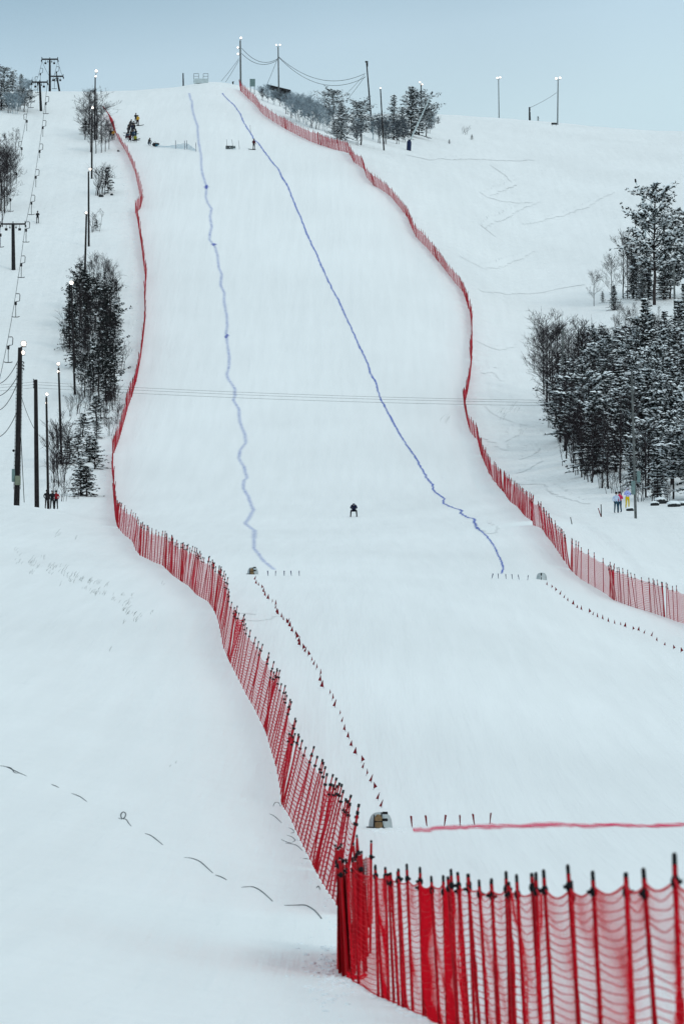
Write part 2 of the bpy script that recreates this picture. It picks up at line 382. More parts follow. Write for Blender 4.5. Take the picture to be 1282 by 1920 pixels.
# ------------------------------------------------------------------ ribbons lying on the snow
def resample(pts, step):
    out_ = [pts[0].copy()]; acc = 0.0
    for a, b in zip(pts[:-1], pts[1:]):
        d = (b - a).length; t = step - acc
        while t <= d: out_.append(a.lerp(b, t / d)); t += step
        acc = (acc + d) % step if d > 0 else acc
        acc = d - (t - step) if d > 0 else acc
    return out_
def ribbon(name, pts, width, material, lift=0.006, step=0.8, wob=0.25, seed=0, dirx=False, ridge=0.0):
    rnd = random.Random(seed); P = resample(pts, step); vs = []; uvs = []; fs = []; L = 0.0
    cross = 5; ww = 1.0
    for i, p in enumerate(P):
        t = P[min(i + 1, len(P) - 1)] - P[max(i - 1, 0)]; t.z = 0; t.normalize() if t.length else None
        nrm = Vector((0, 1, 0)) if dirx else Vector((t.y, -t.x, 0))
        ww += 0.3 * (rnd.uniform(1 - wob, 1 + wob) - ww); wdt = width(p, i / max(1, len(P) - 1)) if callable(width) else width
        j = 0.6 * j + rnd.uniform(-1, 1) * wob * 0.3 * wdt if i else 0.0
        for k in range(cross):
            s = (k / (cross - 1) - 0.5) * wdt * ww + j; q = p + nrm * s
            tt = i / max(1, len(P) - 1); hgt = ridge * (0.0, 1.0, -0.2, 0.8, 0.0)[k] * min(1, 4 * tt, 4 * (1 - tt))
            z = float(height(q.x, q.y)) + lift + 0.00006 * q.y + hgt
            vs.append((q.x, q.y, z)); uvs.append((i * step, k / (cross - 1)))
    for i in range(len(P) - 1):
        for k in range(cross - 1): fs.append((i * cross + k, i * cross + k + 1, (i + 1) * cross + k + 1, (i + 1) * cross + k))
    me = bpy.data.meshes.new(name); me.from_pydata(vs, [], fs); me.materials.append(material)
    ul = me.uv_layers.new(name='UVMap')
    for l in me.loops: ul.data[l.index].uv = uvs[l.vertex_index]
    me.polygons.foreach_set('use_smooth', [True] * len(fs)); me.update()
    return link(name, me)
DL = [(355,175),(357,185),(360,190),(361,205),(363,215),(366,225),(371,238),(371,250),(373,270),(377,290),(378,315),(381,332),(388,350),(386,370),(389,380),(397,392),(394,405),(397,425),(394,440),(393,450),(399,458),(404,465),(408,480),(410,500),(416,515),(414,535),(421,550),(420,565),(425,590),(426,610),(424,630),(427,650),(430,670),(429,690),(425,702),(429,712),(440,729),(441,743),(438,751),(448,768),(450,791),(460,817),(461,830),(450,846),(448,860),(458,876),(463,897),(457,901),(456,915),(467,934),(475,956),(460,982),(477,995),(476,1028),(495,1053),(515,1069)]
DR = [(417,175),(423,183),(433,192),(440,198),(448,210),(455,225),(461,237),(469,249),(473,255),(476,262),(483,268),(495,283),(505,297),(508,302),(515,309),(524,320),(528,332),(535,342),(541,354),(548,372),(556,390),(565,412),(575,437),(585,460),(595,480),(603,500),(614,525),(624,545),(633,560),(642,580),(651,599),(660,619),(675,653),(689,681),(693,699),(705,717),(712,746),(724,768),(738,793),(757,827),(777,855),(791,881),(800,897),(811,909),(812,919),(832,935),(831,944),(867,958),(862,962),(873,969),(887,973),(894,990),(912,1006),(926,1024),(935,1044),(943,1063),(940,1076)]
M['dye_pale'] = dye_material('pale_blue_dye', (0.26, 0.34, 0.66), 0.44)
M['dye_blue'] = dye_material('blue_dye', (0.05, 0.12, 0.52), 0.95)
M['dye_red'] = dye_material('red_dye', (0.80, 0.06, 0.15), 0.85, 1.6)
def dw_l(p, t): return 0.58 if p.y > 420 else 0.40
o = ribbon('dye_line', [at(*q) for q in DL], dw_l, M['dye_pale'], seed=1, wob=0.14)
tag(o, 'pale blue dyed line wandering down the left half of the piste', 'course marking', 'blue dyed course lines')
o = ribbon('dye_line', [at(*q) for q in DR], lambda p, t: 0.32 if p.y > 430 else 0.18, M['dye_blue'], seed=2, wob=0.5)
tag(o, 'darker blue dyed line running from the summit down the right half of the piste', 'course marking', 'blue dyed course lines')
M['dye_spill'] = dye_material('dye_spill', (0.03, 0.07, 0.45), 0.95, 3)
for (u, v, wd, ln, lb) in ((424, 631, 0.7, 1.6, 'lowest dark blue dye blot on the pale dyed line'), (400, 459, 0.9, 1.0, 'middle dark blue dye blot on the pale dyed line'), (388, 351, 0.8, 1.6, 'highest blue dye blot on the pale dyed line')):
    c = at(u, v); o = ribbon('dye_blot', [c + Vector((0, -ln, 0)), c, c + Vector((0.1, ln, 0))], lambda p, t, wd=wd: wd * math.sin(math.pi * (.05 + .9 * t)) ** .7, M['dye_spill'], lift=0.012, step=0.2, seed=u, wob=0.7)
    tag(o, lb, 'dye blot', 'dye blots on the pale line')
o = ribbon('finish_line', [at(*q) for q in ((774,1557),(830,1554),(890,1552),(935,1550.5),(1040,1549),(1160,1548.5),(1290,1548),(1450,1547))],
           lambda p, t: 3.0, M['dye_red'], seed=3, step=0.15, wob=0.5, dirx=True)
tag(o, 'red dyed finish line across the bottom of the piste behind the red stakes', 'finish line')

# ski tracks in the loose snow
TR = [[(920,310),(950,330),(965,345),(945,350),(925,358),(905,365),(935,375),(960,378),(1010,378)],[(1005,380),(960,395),(925,410),(905,425),(930,445)],
      [(900,545),(960,547),(1040,542),(1100,533)],[(1000,300),(900,296),(800,299),(760,290)],[(980,420),(1060,400),(1150,360)],
      [(895,640),(930,655),(965,645)],[(905,700),(930,690),(940,715)],[(950,895),(985,905),(1030,907)],[(985,830),(1000,845),(975,862)],
      [(1020,900),(1050,925),(1100,945)],[(912,760),(940,780),(985,798)],[(905,820),(935,830),(950,845)],[(1010,860),(985,880),(968,888)],
      [(970,790),(960,815),(940,830)],[(900,980),(925,1000)],[(1000,470),(900,500),(860,480)],
      [(455,1150),(500,1152),(470,1165)]]
for i, tr in enumerate(TR):
    groomed = i >= 20
    o = ribbon('ski_track', [at(*q) for q in tr], lambda p, t: 0.5 + 0.9 * math.sin(math.pi * t), M['snow'], lift=-0.004, step=0.6, seed=i, wob=0.5, ridge=0.026)
    tag(o, kind='structure')

# ------------------------------------------------------------------ safety-net fences
LF = [(206,216),(213,226),(218,248),(223,263),(238,288),(246,305),(254,325),(258,345),(263,372),(263,392),None,
      (262,393),(254,400),(258,412),(262,440),(266,465),(270,500),(274,530),(272,560),(272,600),None,(272,602),(270,625),(264,672),(256,715),(248,742),None,(248,743),(240,765),(228,810),(214,850),None,
      (212,852),(212,880),(213,915),(215,950),(217,972),(221,988),None,(222,990),(232,1002),(250,1018),(253,1030),(262,1040),None,(262,1041),(285,1053),(305,1060),(325,1080),(340,1090),None,(341,1091),(354,1099),(369,1116),(390,1128),(402,1146),None,
      (403,1148),(411,1172),(418,1213),(429,1238),None,(430,1240),(445,1270),(460,1300),(475,1325),(497,1370),None,(498,1372),(509,1410),(518,1440),(525,1480),(528,1508),None,
      (529,1510),(545,1535),(560,1570),(575,1600),(590,1630),None,(592,1633),(606,1660),(625,1688),(641,1716)]
RF = [(451,170),(463,183),(475,193),(493,215),(518,232),(534,241),None,(535,242),(550,250),(581,265),(600,272),None,(601,272),(628,281),(653,287),None,(655,289),(664,305),(683,318),(688,334),(701,349),None,
      (702,349),(711,354),(730,367),(749,389),(763,407),None,(764,409),(779,444),(798,463),(819,488),None,(820,489),(840,515),(856,535),(869,550),(877,575),None,(877,577),(882,589),(884,614),(885,645),(883,676),None,
      (883,678),(881,707),(876,737),(870,760),None,(870,762),(875,788),(882,812),(895,826),(902,854),None,(903,856),(911,875),(922,896),(942,921),None,(943,922),(956,941),(970,951),(984,969),(997,977),None,
      (999,985),(1015,991),(1024,1006),(1035,1019),(1050,1042),(1068,1067),None,(1069,1069),(1086,1085),(1110,1099),(1136,1114),(1147,1124),None,(1149,1125),(1170,1133),(1187,1139),(1221,1149),(1248,1158),None,(1249,1158),(1268,1166),(1290,1171),(1350,1190),(1420,1210)]
NF = [(661,1839),(680,1852),(703,1866),(735,1880),(790,1904),(860,1938),None,(862,1939),(900,1960),(1000,2003),(1100,2040),(1200,2084),None,(1202,2085),(1290,2124),(1400,2180),(1520,2240)]
def split(seq):
    r = [[]]
    for q in seq:
        if q is None: r.append([])
        else: r[-1].append(q)
    return r
def post_mesh(near, fr=.024):
    b = MB(); n = 8 if near else 5
    rr_ = 0.0215 if near else fr
    b.tube([(0, 0, -0.25), (0, 0, 1.0), (0, 0, 1.95)], [rr_ * 1.05, rr_, rr_ * .95], n)
    if near: return b.mesh('post', M['red'], True), None
    b.tube([(0, 0, 1.95), (0, 0, 2.02)], 0.028, n, 1); b.tube([(0, 0, 1.74), (0, 0, 1.79)], 0.045, n, 1)
    return b.mesh('post', [M['red'], M['black']]), None
b = MB(); b.tube([(0, 0, 0), (0, 0, .03), (0, 0, .06), (0, 0, .09)], [.023, .035, .035, .022], 8); b.box((0.035, -0.01, .045), (.05, .03, .035))
CLIP = b.mesh('net_clip', M['plastic'], True)
b = MB(); b.tube([(0, 0, -0.10), (0, 0, -0.02)], .0185, 8, 0); b.tube([(0, 0, -0.02), (0, 0, 0.05), (0, 0, .07)], [.019, .019, .012], 8, 1)
CAP = b.mesh('post_cap', [M['glass_grey'], M['plastic']], True)
POST_N = post_mesh(True)[0]; POST_F = post_mesh(False)[0]; POST_FF = post_mesh(False, .036)[0]; POST_M = post_mesh(False, .019)[0]

def fence(pts_px, label, group, lean_x=0.0, count=20, posts_u=None, near=False, seed=0, height_m=1.78, fan=False):
    rnd = random.Random(seed)
    pts = [at(*q) for q in pts_px]
    dense = resample(pts, 0.1); n = len(dense); tot = (n - 1) * 0.1
    S = [0.0]
    if posts_u:
        pu = [0.0]; ds = [ueff(p.x, p.y) if p.y > 61 else CX + F * p.x / (1.008 * p.y) for p in dense]
        S = []
        for uu in posts_u: S.append(min(range(n), key=lambda i: abs(ds[i] - uu)) * 0.1)
        S = sorted(set(S))
    else:
        ws = []
        for k in range(count - 1): ws.append(0.3 if (k < 2 or k > count - 4 or rnd.random() < .10) else rnd.uniform(.7, 1.3))
        sc_ = tot / sum(ws)
        for w_ in ws: S.append(S[-1] + w_ * sc_)
    base0 = dense[0]
    root = empty('safety_net_fence', base0, label, 'safety net', group)
    posts = []
    for i, s in enumerate(S):
        p = dense[min(int(s / 0.1), n - 1)]; p = gp(p.x, p.y)
        lx = lean_x + rnd.gauss(0, 0.012 if near else 0.035); ly = rnd.gauss(0, 0.05)
        if fan: lx += -0.75 + 1.1 * i / len(S)
        if not near and rnd.random() < 0.06: lx += rnd.uniform(-0.12, 0.12)
        hs = rnd.uniform(0.93, 1.0) if near else rnd.uniform(0.96, 1.05)
        axis = Vector((math.sin(lx), math.sin(ly), 1)).normalized()
        q = axis.to_track_quat('Z', 'Y').to_euler()
        po = link('post', POST_N if near else (POST_FF if base0.y > 540 else POST_F if base0.y > 330 else POST_M), root, p - base0, q, (1, 1, hs))
        if near:
            cz = 1.79 + rnd.uniform(-.02, .03)
            link('net_clip', CLIP, po, (0, 0, cz), (0, 0, rnd.uniform(0, 6)))
            if rnd.random() < 0.5: link('post_cap', CAP, po, (0, 0, 1.97))
            else: link('post_cap', CAP, po, (0, 0, 1.96), (0, 0, 0), (1.02, 1.02, 0.5))
        posts.append((s, p, axis, hs))
    # net between posts
    if not near:
        seg = 3; rows = 3; vs = []; uv = []; fs = []
        cols = []
        for (s0, p0, a0, h0), (s1, p1, a1, h1) in zip(posts[:-1], posts[1:]):
            gap = s1 - s0; slack = 0.05 * min(gap, 2) + rnd.uniform(0, 0.05) + (0.12 if rnd.random() < 0.08 else 0); bow = rnd.uniform(-.07, .07) * min(gap, 1.6)
            for k in range(seg):
                t = k / seg; cols.append((s0 + gap * t, p0.lerp(p1, t), a0.lerp(a1, t), slack * 4 * t * (1 - t), bow * 4 * t * (1 - t)))
        cols.append((posts[-1][0], posts[-1][1], posts[-1][2], 0, 0))
        for (s, p, a, sg, bw) in cols:
            g = float(height(p.x, p.y))
            for r in range(rows + 1):
                h = height_m * r / rows
                q = p + a * h - Vector((0, 0, sg * r / rows)) + Vector((bw, 0, 0)) * math.sin(math.pi * r / rows)
                if r == 0: q.z = g + 0.03
                vs.append(q - base0); uv.append((s * 1.15, h))
        R1 = rows + 1
        for i in range(len(cols) - 1):
            for r in range(rows): fs.append((i * R1 + r, (i + 1) * R1 + r, (i + 1) * R1 + r + 1, i * R1 + r + 1))
        me = bpy.data.meshes.new('net'); me.from_pydata(vs, [], fs); me.materials.append(M['net_mid'] if base0.y < 400 else M['net'])
        ul = me.uv_layers.new(name='UVMap')
        for l in me.loops: ul.data[l.index].uv = uv[l.vertex_index]
        me.update(); link('net', me, root)
    else:
        b = MB(); HR = 23; thick = 0.0062
        for (s0, p0, a0, h0), (s1, p1, a1, h1) in zip(posts[:-1], posts[1:]):
            gap = s1 - s0; slack0 = 0.022 * min(gap, 3) + rnd.uniform(0.012, 0.045); bow = rnd.uniform(-.10, .10) * min(gap, 1.2)
            ph = rnd.uniform(0, 6)
            def P(t, r):
                h = 1.81 * r / HR; p = p0.lerp(p1, t); a = a0.lerp(a1, t)
                e_ = 4 * t * (1 - t) * (1 if gap > .5 else .4)
                z = -slack0 * e_ * (0.35 + 0.65 * r / HR) * (1 if r else 0) - 0.006 * math.sin(9 * t + r * 1.3 + ph)
                bw = bow * e_ * math.sin(math.pi * min(1, (r + 2) / HR)) + 0.012 * math.sin(r * 2.1 + ph + 5 * t)
                q = p + a * h + Vector((bw, 0, z))
                if r == 0: q.z = float(height(q.x, q.y)) + 0.02
                return q - base0
            ns = 7 if gap > .5 else 3
            for r in range(HR + 1):
                b.tube([P(k / ns, r) for k in range(ns + 1)], thick * (1.9 if r in (0, HR) else 1.0), 3, cap=False)
            dn_ = gap < 0.6 or rnd.random() < .12
            nvrt = max(3, int(gap * 1.1 / (0.10 if not dn_ else .07))) if gap > .5 else 12
            for k in range(1, nvrt):
                t = k / nvrt; b.tube([P(t, r) for r in (0, 4, 8, 12, 16, 20, 23)], 0.0024 if not dn_ else .005, 3, cap=False)
        b.obj('net', M['strand'], root)
        # snow-weighted fold of spare netting hanging on some posts
    return root
LL = [('red net fence section at top left, its first posts splayed like a fan', -0.1, 1.6),
 ('red net fence section beside the upper drag lift, seen almost end-on', 0.0, 1.9),
 ('red net fence section level with the lower half of the left pine thicket', 0.05, 1.9),
 ('red net fence section slanting left below the wires, beside the bushes', 0.0, 1.9),
 ('dense vertical-looking red net fence section just above the left ridge', 0.0, 1.8),
 ('short red net fence section at the foot of the left ridge, upper bend', 0.10, 1.3),
 ('red net fence section on the left bend with densely packed posts', 0.06, 1.2),
 ('red net fence section left of the upper camera pit with fanned posts', 0.12, 1.5),
 ('red net fence section just below the upper left camera pit', 0.16, 1.5),
 ('red net fence section with evenly leaning posts in mid left', 0.22, 1.5),
 ('red net fence section with dark overlapping folds above the black cable loops', 0.20, 1.3),
 ('red net fence section beside the black cable loops', 0.24, 1.3),
 ('last red net fence section before the packed bundle of netting', 0.20, 1.25)]
LC = [38, 55, 48, 30, 34, 15, 32, 28, 14, 18, 16, 14, 12]
for i, (seg, (lb, ln, sp)) in enumerate(zip(split(LF), LL)):
    fence(seg, lb, 'red safety net sections on the left edge of the piste', ln, LC[i], seed=100 + i, near=False, fan=(i == 0))
RL = [('red net fence section starting at the summit lamp post', -0.15, 1.5), ('red net fence section below the frosted bushes', -0.1, 1.6), ('red net fence section in front of the snowy pines up high', -0.15, 1.6),
 ('red net fence section stepping down left of the blue snow gun', -0.2, 1.5), ('red net fence section on the first open curve of the upper right', -0.22, 1.6), ('red net fence section in the steep upper right, two bends down', -0.1, 1.6),
 ('long straight red net fence section of the upper right edge', -0.14, 1.6), ('red net fence section seen end-on at the rightmost bulge of the upper piste', -0.05, 1.9), ('red net fence section crossed by the overhead wires', 0.02, 1.9),
 ('red net fence section just under the overhead wires', -0.1, 1.7), ('red net fence section halfway between wires and flag lines on the right', -0.08, 1.6), ('red net fence section left of the lone black stake', 0.03, 1.6),
 ('red net fence section right of the right camera pit, steepest part', -0.1, 1.5), ('red net fence section with wide spaced posts above the right flag row', 0.02, 2.3), ('red net fence section above the right flag row near the edge', -0.08, 1.7),
 ('rightmost red net fence section running out of the picture', -0.03, 1.8)]
RC = [24, 19, 20, 26, 21, 27, 30, 34, 26, 26, 23, 27, 28, 12, 21, 14]
for i, (seg, (lb, ln, sp)) in enumerate(zip(split(RF), RL)):
    fence(seg, lb, 'red safety net sections on the right edge of the piste', ln, RC[i], seed=200 + i)
NL = ['near red net fence section beside the packed bundle, posts close together', 'near red net fence section in the lower right with a doubled dark post pair', 'nearest red net fence section at the lower right corner']
NT = [[661,672,703,710,721,731,739,748,754,765,785,790,814,829,847],[847,862,869,878,889,903,921,925,943,952,973,1001],[1001,1026,1070,1074,1113,1172,1217,1257,1310,1350,1400,1450,1500]]
NU = [[u if u < 680 else u + 6 + (u - 700) * .018 for u in q] for q in NT]
for i, (seg, lb) in enumerate(zip(split([(661,1839),(680,1852),(703,1866),(735,1880),(790,1904),(872,1945),None,(855,1936),(900,1960),(1000,2003),(1035,2015),None,(1015,2008),(1100,2040),(1200,2084),(1290,2124),(1400,2180),(1520,2240)]), NL)):
    fence(seg, lb, 'foreground red safety net sections', -0.045, 0, NU[i], near=True, seed=300 + i)
# the packed bundle of netting at the corner
def bundle():
    rnd = random.Random(5); base = at(668, 1838); root = empty('net_bundle', base, 'packed bundle of red netting and poles at the corner of the fence', 'safety net')
    y = base.y; px = ppm(y); foot = []
    for k in range(13):
        t = k / 12; x = (t - 0.5) * 0.50; yy = (rnd.random() - .3) * 9 * (0.3 + t)
        p = gp(base.x + x, y + 2 + yy); lx = -0.07 + 0.13 * rnd.random() - 0.03
        a = Vector((lx, rnd.gauss(0, .03), 1)).normalized()
        po = link('post', POST_N, root, p - base, a.to_track_quat('Z', 'Y').to_euler(), (1, 1, rnd.uniform(.92, 1.02)))
        link('net_clip', CLIP, po, (0, 0, 1.66), (0, 0, rnd.uniform(0, 6))); link('post_cap', CAP, po, (0, 0, 1.97), (0, 0, 0), (1, 1, .5))
        foot.append((p, a))
    # folded net: pleats running back and forth between the posts
    vs = []; fs = []; uv = []; n = 0
    N = 90
    for i in range(N + 1):
        t = i / N; k = t * 12; a0 = foot[int(min(k, 11.99))]; a1 = foot[min(int(k) + 1, 12)]; f = k - int(min(k, 11.99))
        p = a0[0].lerp(a1[0], f); a = a0[1].lerp(a1[1], f)
        w_ = 0.05 * math.sin(i * 2.4) + 0.03 * math.sin(i * 5.1)
        low = 0.03 if t < .35 else 0.03 + (t - .35) * 0.75
        for r in range(9):
            h = low + (1.66 - low) * r / 8 - 0.05 * abs(math.sin(i * 1.3)) * (r / 8)
            q = p + a * h + Vector((w_ * (1 - .5 * r / 8), 0.25 * math.sin(i * 1.7), 0))
            vs.append(q - base); uv.append((i * 0.11, h))
    for i in range(N):
        for r in range(8): fs.append((i * 9 + r, (i + 1) * 9 + r, (i + 1) * 9 + r + 1, i * 9 + r + 1))
    me = bpy.data.meshes.new('folded_net'); me.from_pydata(vs, [], fs); me.materials.append(M['densenet'])
    ul = me.uv_layers.new(name='UVMap')
    for l in me.loops: ul.data[l.index].uv = uv[l.vertex_index]
    me.update(); link('folded_net', me, root)
    b = MB()                                  # a twisted tail of netting drooping to the snow at the left foot
    for k in range(7):
        pts = []
        for j in range(9):
            t = j / 8; q = base + Vector((-0.14 + 0.30 * t + 0.02 * math.sin(k * 2 + 6 * t), 0.3 + 0.5 * math.sin(k), 0.10 - 0.07 * math.sin(math.pi * t) + 0.03 * math.sin(k * 1.7 + 3 * t)))
            pts.append(q - base)
        b.tube(pts, 0.012, 4)
    b.obj('twisted_netting', M['strand'], root)
bundle()

# ------------------------------------------------------------------ lamp posts and poles
def pole(name, bu, bv, tu, tv, dpx, mt, label, cat='pole', group=None, y=None, lamps=(), wires=None):
    base = at(bu, bv) if y is None else atY(bu, y)
    top = pix(tu, tv, base.y); ax = top - base; Y = base.y; r = dpx / ppm(Y) / 2
    root = empty(name, base, label, cat, group)
    b = MB(); b.tube([Vector((0, 0, -0.5)), ax * 0.0, ax * 0.5, ax], [r * 1.1, r * 1.1, r, r * 0.82], 10); b.obj('pole', mt, root, True)
    s = 1 / ppm(Y)
    for (lu, lv, sz, ang) in lamps:
        c = pix(lu, lv, Y) - base; d = sz * s * .86
        q = MB(); q.tube([c + Vector((0, .35 * d, 0)), c + Vector((0, 0, 0)), c + Vector((0, -.22 * d, -.05 * d))], [d * .30, d * .55, d * .58], 10)
        q.box(c + Vector((0, .1 * d, -.62 * d)), (d * .95, d * .12, d * .1)); 
        ho = q.obj('floodlight', M['black'], root, True)
        q = MB(); q.tube([c + Vector((0, -.225 * d, -.05 * d)), c + Vector((0, -.27 * d, -.06 * d))], [d * .46, d * .40], 12); q.obj('lens', M['lamp'], ho)
        q = MB(); a0 = ax * min(1, max(0, (c.z - .5 * d) / max(ax.z, .1))); q.tube([a0, c + Vector((0, .15 * d, -.5 * d))], max(.03, d * .1), 5); q.obj('bracket', M['black'], root)
    return root, base, ax, r
LG = 'lamp posts up the left side'
W_, G_ = M['wood'], M['grey_wood']
r1, b1, a1, rr1 = pole('lamp_post', 32, 948, 38.5, 652, 10, W_, 'thick dark pole with ladder rungs, meter boxes and twin floodlights at far left', 'lamp post', LG, y=486, lamps=((45, 644, 12, 0), (44, 661, 9, 0)))
s1 = 1 / ppm(b1.y)
b = MB()
for sd in (-1, 1):
    off = Vector((sd * 6.5 * s1 - .0, -.1, 0)); b.tube([a1 * .10 + off, a1 * .90 + off * .8], .014, 4)
for k in range(34):
    c = a1 * (.11 + .78 * k / 33); b.tube([c + Vector((-6.5 * s1, -.12, 0)), c + Vector((-3 * s1, -.12, 0))], .022, 4); b.tube([c + Vector((6.5 * s1, -.12, 0)), c + Vector((3 * s1, -.12, 0))], .022, 4)
b.obj('ladder', M['black'], r1)
b = MB(); b.box(pix(26, 892, b1.y) - b1 + Vector((0, -.2, 0)), (6 * s1, .25, 24 * s1), bev=1); b.obj('cabinet', M['boxb'], r1)
b = MB(); b.box(pix(34.5, 902, b1.y) - b1 + Vector((0, -.45, 0)), (11 * s1, .25, 17 * s1), bev=1); b.box(pix(34.5, 903, b1.y) - b1 + Vector((0, -.59, 0)), (7 * s1, .03, 10 * s1), bev=1); b.obj('cabinet', M['boxg'], r1)
b = MB()
for v in (678, 684, 690): b.tube([pix(42, v, b1.y) - b1, pix(45, v + 1, b1.y) - b1, pix(45, v + 4, b1.y) - b1], .05, 5)
b.blob(pix(26, 845, b1.y) - b1, .12); b.obj('insulator', M['black'], r1)
r2, b2, a2, rr2 = pole('utility_pole', 70, 950, 67.5, 712, 8.2, W_, 'thick plain dark wooden pole between ladder post and lamp posts at left', 'utility pole', y=492)
s2 = 1 / ppm(b2.y); b = MB()
for v in (713, 717, 722, 727): b.tube([pix(67, v, b2.y) - b2, pix(63.5, v, b2.y) - b2, pix(63.5, v - 2.5, b2.y) - b2], .05, 5)
b.obj('insulator', M['black'], r2)
pole('lamp_post', 91.5, 945, 87.5, 745, 4.6, W_, 'slim dark lamp post rising directly behind the onlookers at left', 'lamp post', LG, y=500, lamps=((88.5, 739, 6.5, 0), (87.5, 756, 5, 0)))
pole('lamp_post', 116, 870, 110.5, 690, 4.4, W_, 'slim dark lamp post standing in the bare bushes at left', 'lamp post', LG, lamps=((110, 682, 7, 0), (110, 697, 6, 0)))
pole('lamp_post', 141, 740, 134.5, 535, 4.0, W_, 'tall lamp post on the left flank of the pine thicket', 'lamp post', LG, lamps=((134.5, 530, 9, 0),))
pole('lamp_post', 158, 575, 162.5, 402, 4.0, W_, 'lamp post rising out of the top of the pine thicket', 'lamp post', LG, lamps=((162, 399, 5, 0),))
pole('lamp_post', 167, 462, 166.5, 322, 3.6, W_, 'lamp post beside the small lone bush below the tree pair', 'lamp post', LG, lamps=((169.5, 317, 5.5, 0),))
pole('lamp_post', 172.5, 335, 173, 207, 3.2, W_, 'lamp post in front of the bare trees near the top left fence end', 'lamp post', LG, lamps=((174, 202, 5, 0),))
pole('lamp_post', 178, 262, 179, 145, 2.8, W_, 'highest lamp post on the left, its white head against the sky', 'lamp post', LG, lamps=((181, 133, 6, 0), (180, 143, 4, 0)))
SG = 'lamp posts along the summit skyline'
rm1 = pole('lamp_post', 451.5, 160, 450.5, 76, 3.2, G_, 'grey summit lamp post at the top end of the right fence', 'lamp post', SG, lamps=((452, 71, 5, 0), (446, 89, 4, 0), (446.5, 101, 4.5, 0)))
rm2 = pole('lamp_post', 522, 172, 521.5, 88, 2.6, G_, 'grey summit lamp post behind the hut with two small heads', 'lamp post', SG, y=1010, lamps=((518, 84, 3.5, 0), (525, 84, 3.5, 0)))
rm3 = pole('utility_pole', 698, 225, 687, 118, 2.8, W_, 'leaning dark pole holding the looping summit cables', 'utility pole', SG, y=960, lamps=())
b = MB(); c = pix(687, 116, 960) - rm3[1]; b.box(c, (.5, .3, .25)); b.box(c + Vector((.1, 0, -.5)), (.3, .3, .6)); b.obj('bracket', M['black'], rm3[0])
pole('lamp_post', 719.5, 282, 713, 167, 2.6, W_, 'slim lamp post left of the big snowy pine', 'lamp post', SG, lamps=((713, 165, 3.5, 0),))
pole('lamp_post', 791, 225, 789, 158, 2.6, W_, 'lamp post with warm light rising behind the big snowy pine', 'lamp post', SG, y=1000, lamps=((787, 154, 3.6, 0), (791, 158, 3.4, 0)))
rl = pole('lamp_post', 935, 218, 934, 150, 2.0, M['galv'], 'left one of the two steel floodlight masts on the bare right skyline', 'lamp post', SG, lamps=((931.5, 146, 4, 0), (937, 145, 4, 0)))
rr = pole('lamp_post', 1044.5, 234, 1045.5, 150, 2.6, M['galv'], 'right one of the two steel floodlight masts on the bare right skyline', 'lamp post', SG, lamps=((1042, 147, 5, 0), (1049, 146, 5, 0)))
pp, pb, pa, pr = pole('marker_pillar', 992.5, 220, 992, 201, 3.6, M['hut'], 'short dark pillar on the right skyline between the two steel masts', 'pillar')
b = MB(); b.blob((0, 0, 1.9), (.25, .2, .15)); b.obj('snow_cap', M['snow_clump'], pp)
def wire(a, b_, sag, rad, label, group=None, name='cable', cat='cable', n=24):
    pts = []
    for i in range(n + 1):
        t = i / n; p = a.lerp(b_, t); p.z -= sag * 4 * t * (1 - t); pts.append(p - a)
    q = MB(); q.tube(pts, rad, 4, cap=False); o = q.obj(name, M['cable'], loc=a); return tag(o, label, cat, group)
wire(rr[1] + Vector((-.1, 0, rr[2].z * .72)), pb + pa * .95, .2, .035, 'thin stay wire from the right steel mast to the short pillar')
# little sign at the foot of the right mast
sp_ = at(1038, 236); root = empty('info_board', sp_, 'tiny dark board at the foot of the right steel mast', 'board'); b = MB(); b.box((0, 0, .45), (1.1, .08, .4)); b.obj('board', M['hut'], root); b = MB(); b.tube([(-.4, 0, -.1), (-.4, 0, .3)], .03); b.tube([(.4, 0, -.1), (.4, 0, .3)], .03); b.obj('legs', M['hut'], root)
# summit cables
A = lambda u, v, y: pix(u, v, y)
y1, y2, y3 = rm1[1].y, 1010, 960
g = 'looping cables strung between the summit posts'
wire(A(453, 90, y1), A(521, 110, y2), .5 + 1.0, .04, 'upper cable between the first two summit posts', g)
wire(A(453, 100, y1), A(521, 112, y2), 1.4, .04, 'lower cable between the first two summit posts', g)
wire(A(523, 107, y2), A(684, 138, y3), 2.6, .04, 'upper cable sagging to the leaning summit pole', g)
wire(A(523, 108, y2), A(684, 145, y3), 3.0, .04, 'lower cable sagging to the leaning summit pole', g)
wire(A(448, 110, y1), A(415, 152, y1 + 8), .1, .03, 'left guy wire of the first summit post', g); wire(A(448, 113, y1), A(423, 154, y1 + 5), .1, .03, 'right guy wire of the first summit post', g)
wire(A(521, 108, y2), A(500, 160, y2 + 5), .1, .03, 'guy wire of the summit post behind the hut', g)
wire(A(683, 140, y3), A(640, 185, y3 + 10), .1, .03, 'left guy wire of the leaning summit pole', g); wire(A(684, 143, y3), A(648, 190, y3 + 8), .1, .03, 'right guy wire of the leaning summit pole', g)
# overhead wires across the piste
for (v0, v1, v2, lb) in ((716, 735, 757, 'topmost'), (721, 739, 760, 'middle'), (727, 745, 764, 'lowest')):
    wire(A(-250, v0 - 6, 494), A(64, v0, 492), .5, .010, lb + ' overhead wire left of the plain dark pole', 'overhead wires left of the plain pole', 'overhead_wire', 'wire')
    wire(A(64, v0, 492), A(1186, v1 + 17, 462), .35, .010, lb + ' overhead wire crossing the whole piste', 'overhead wires crossing the piste', 'overhead_wire', 'wire', 60)
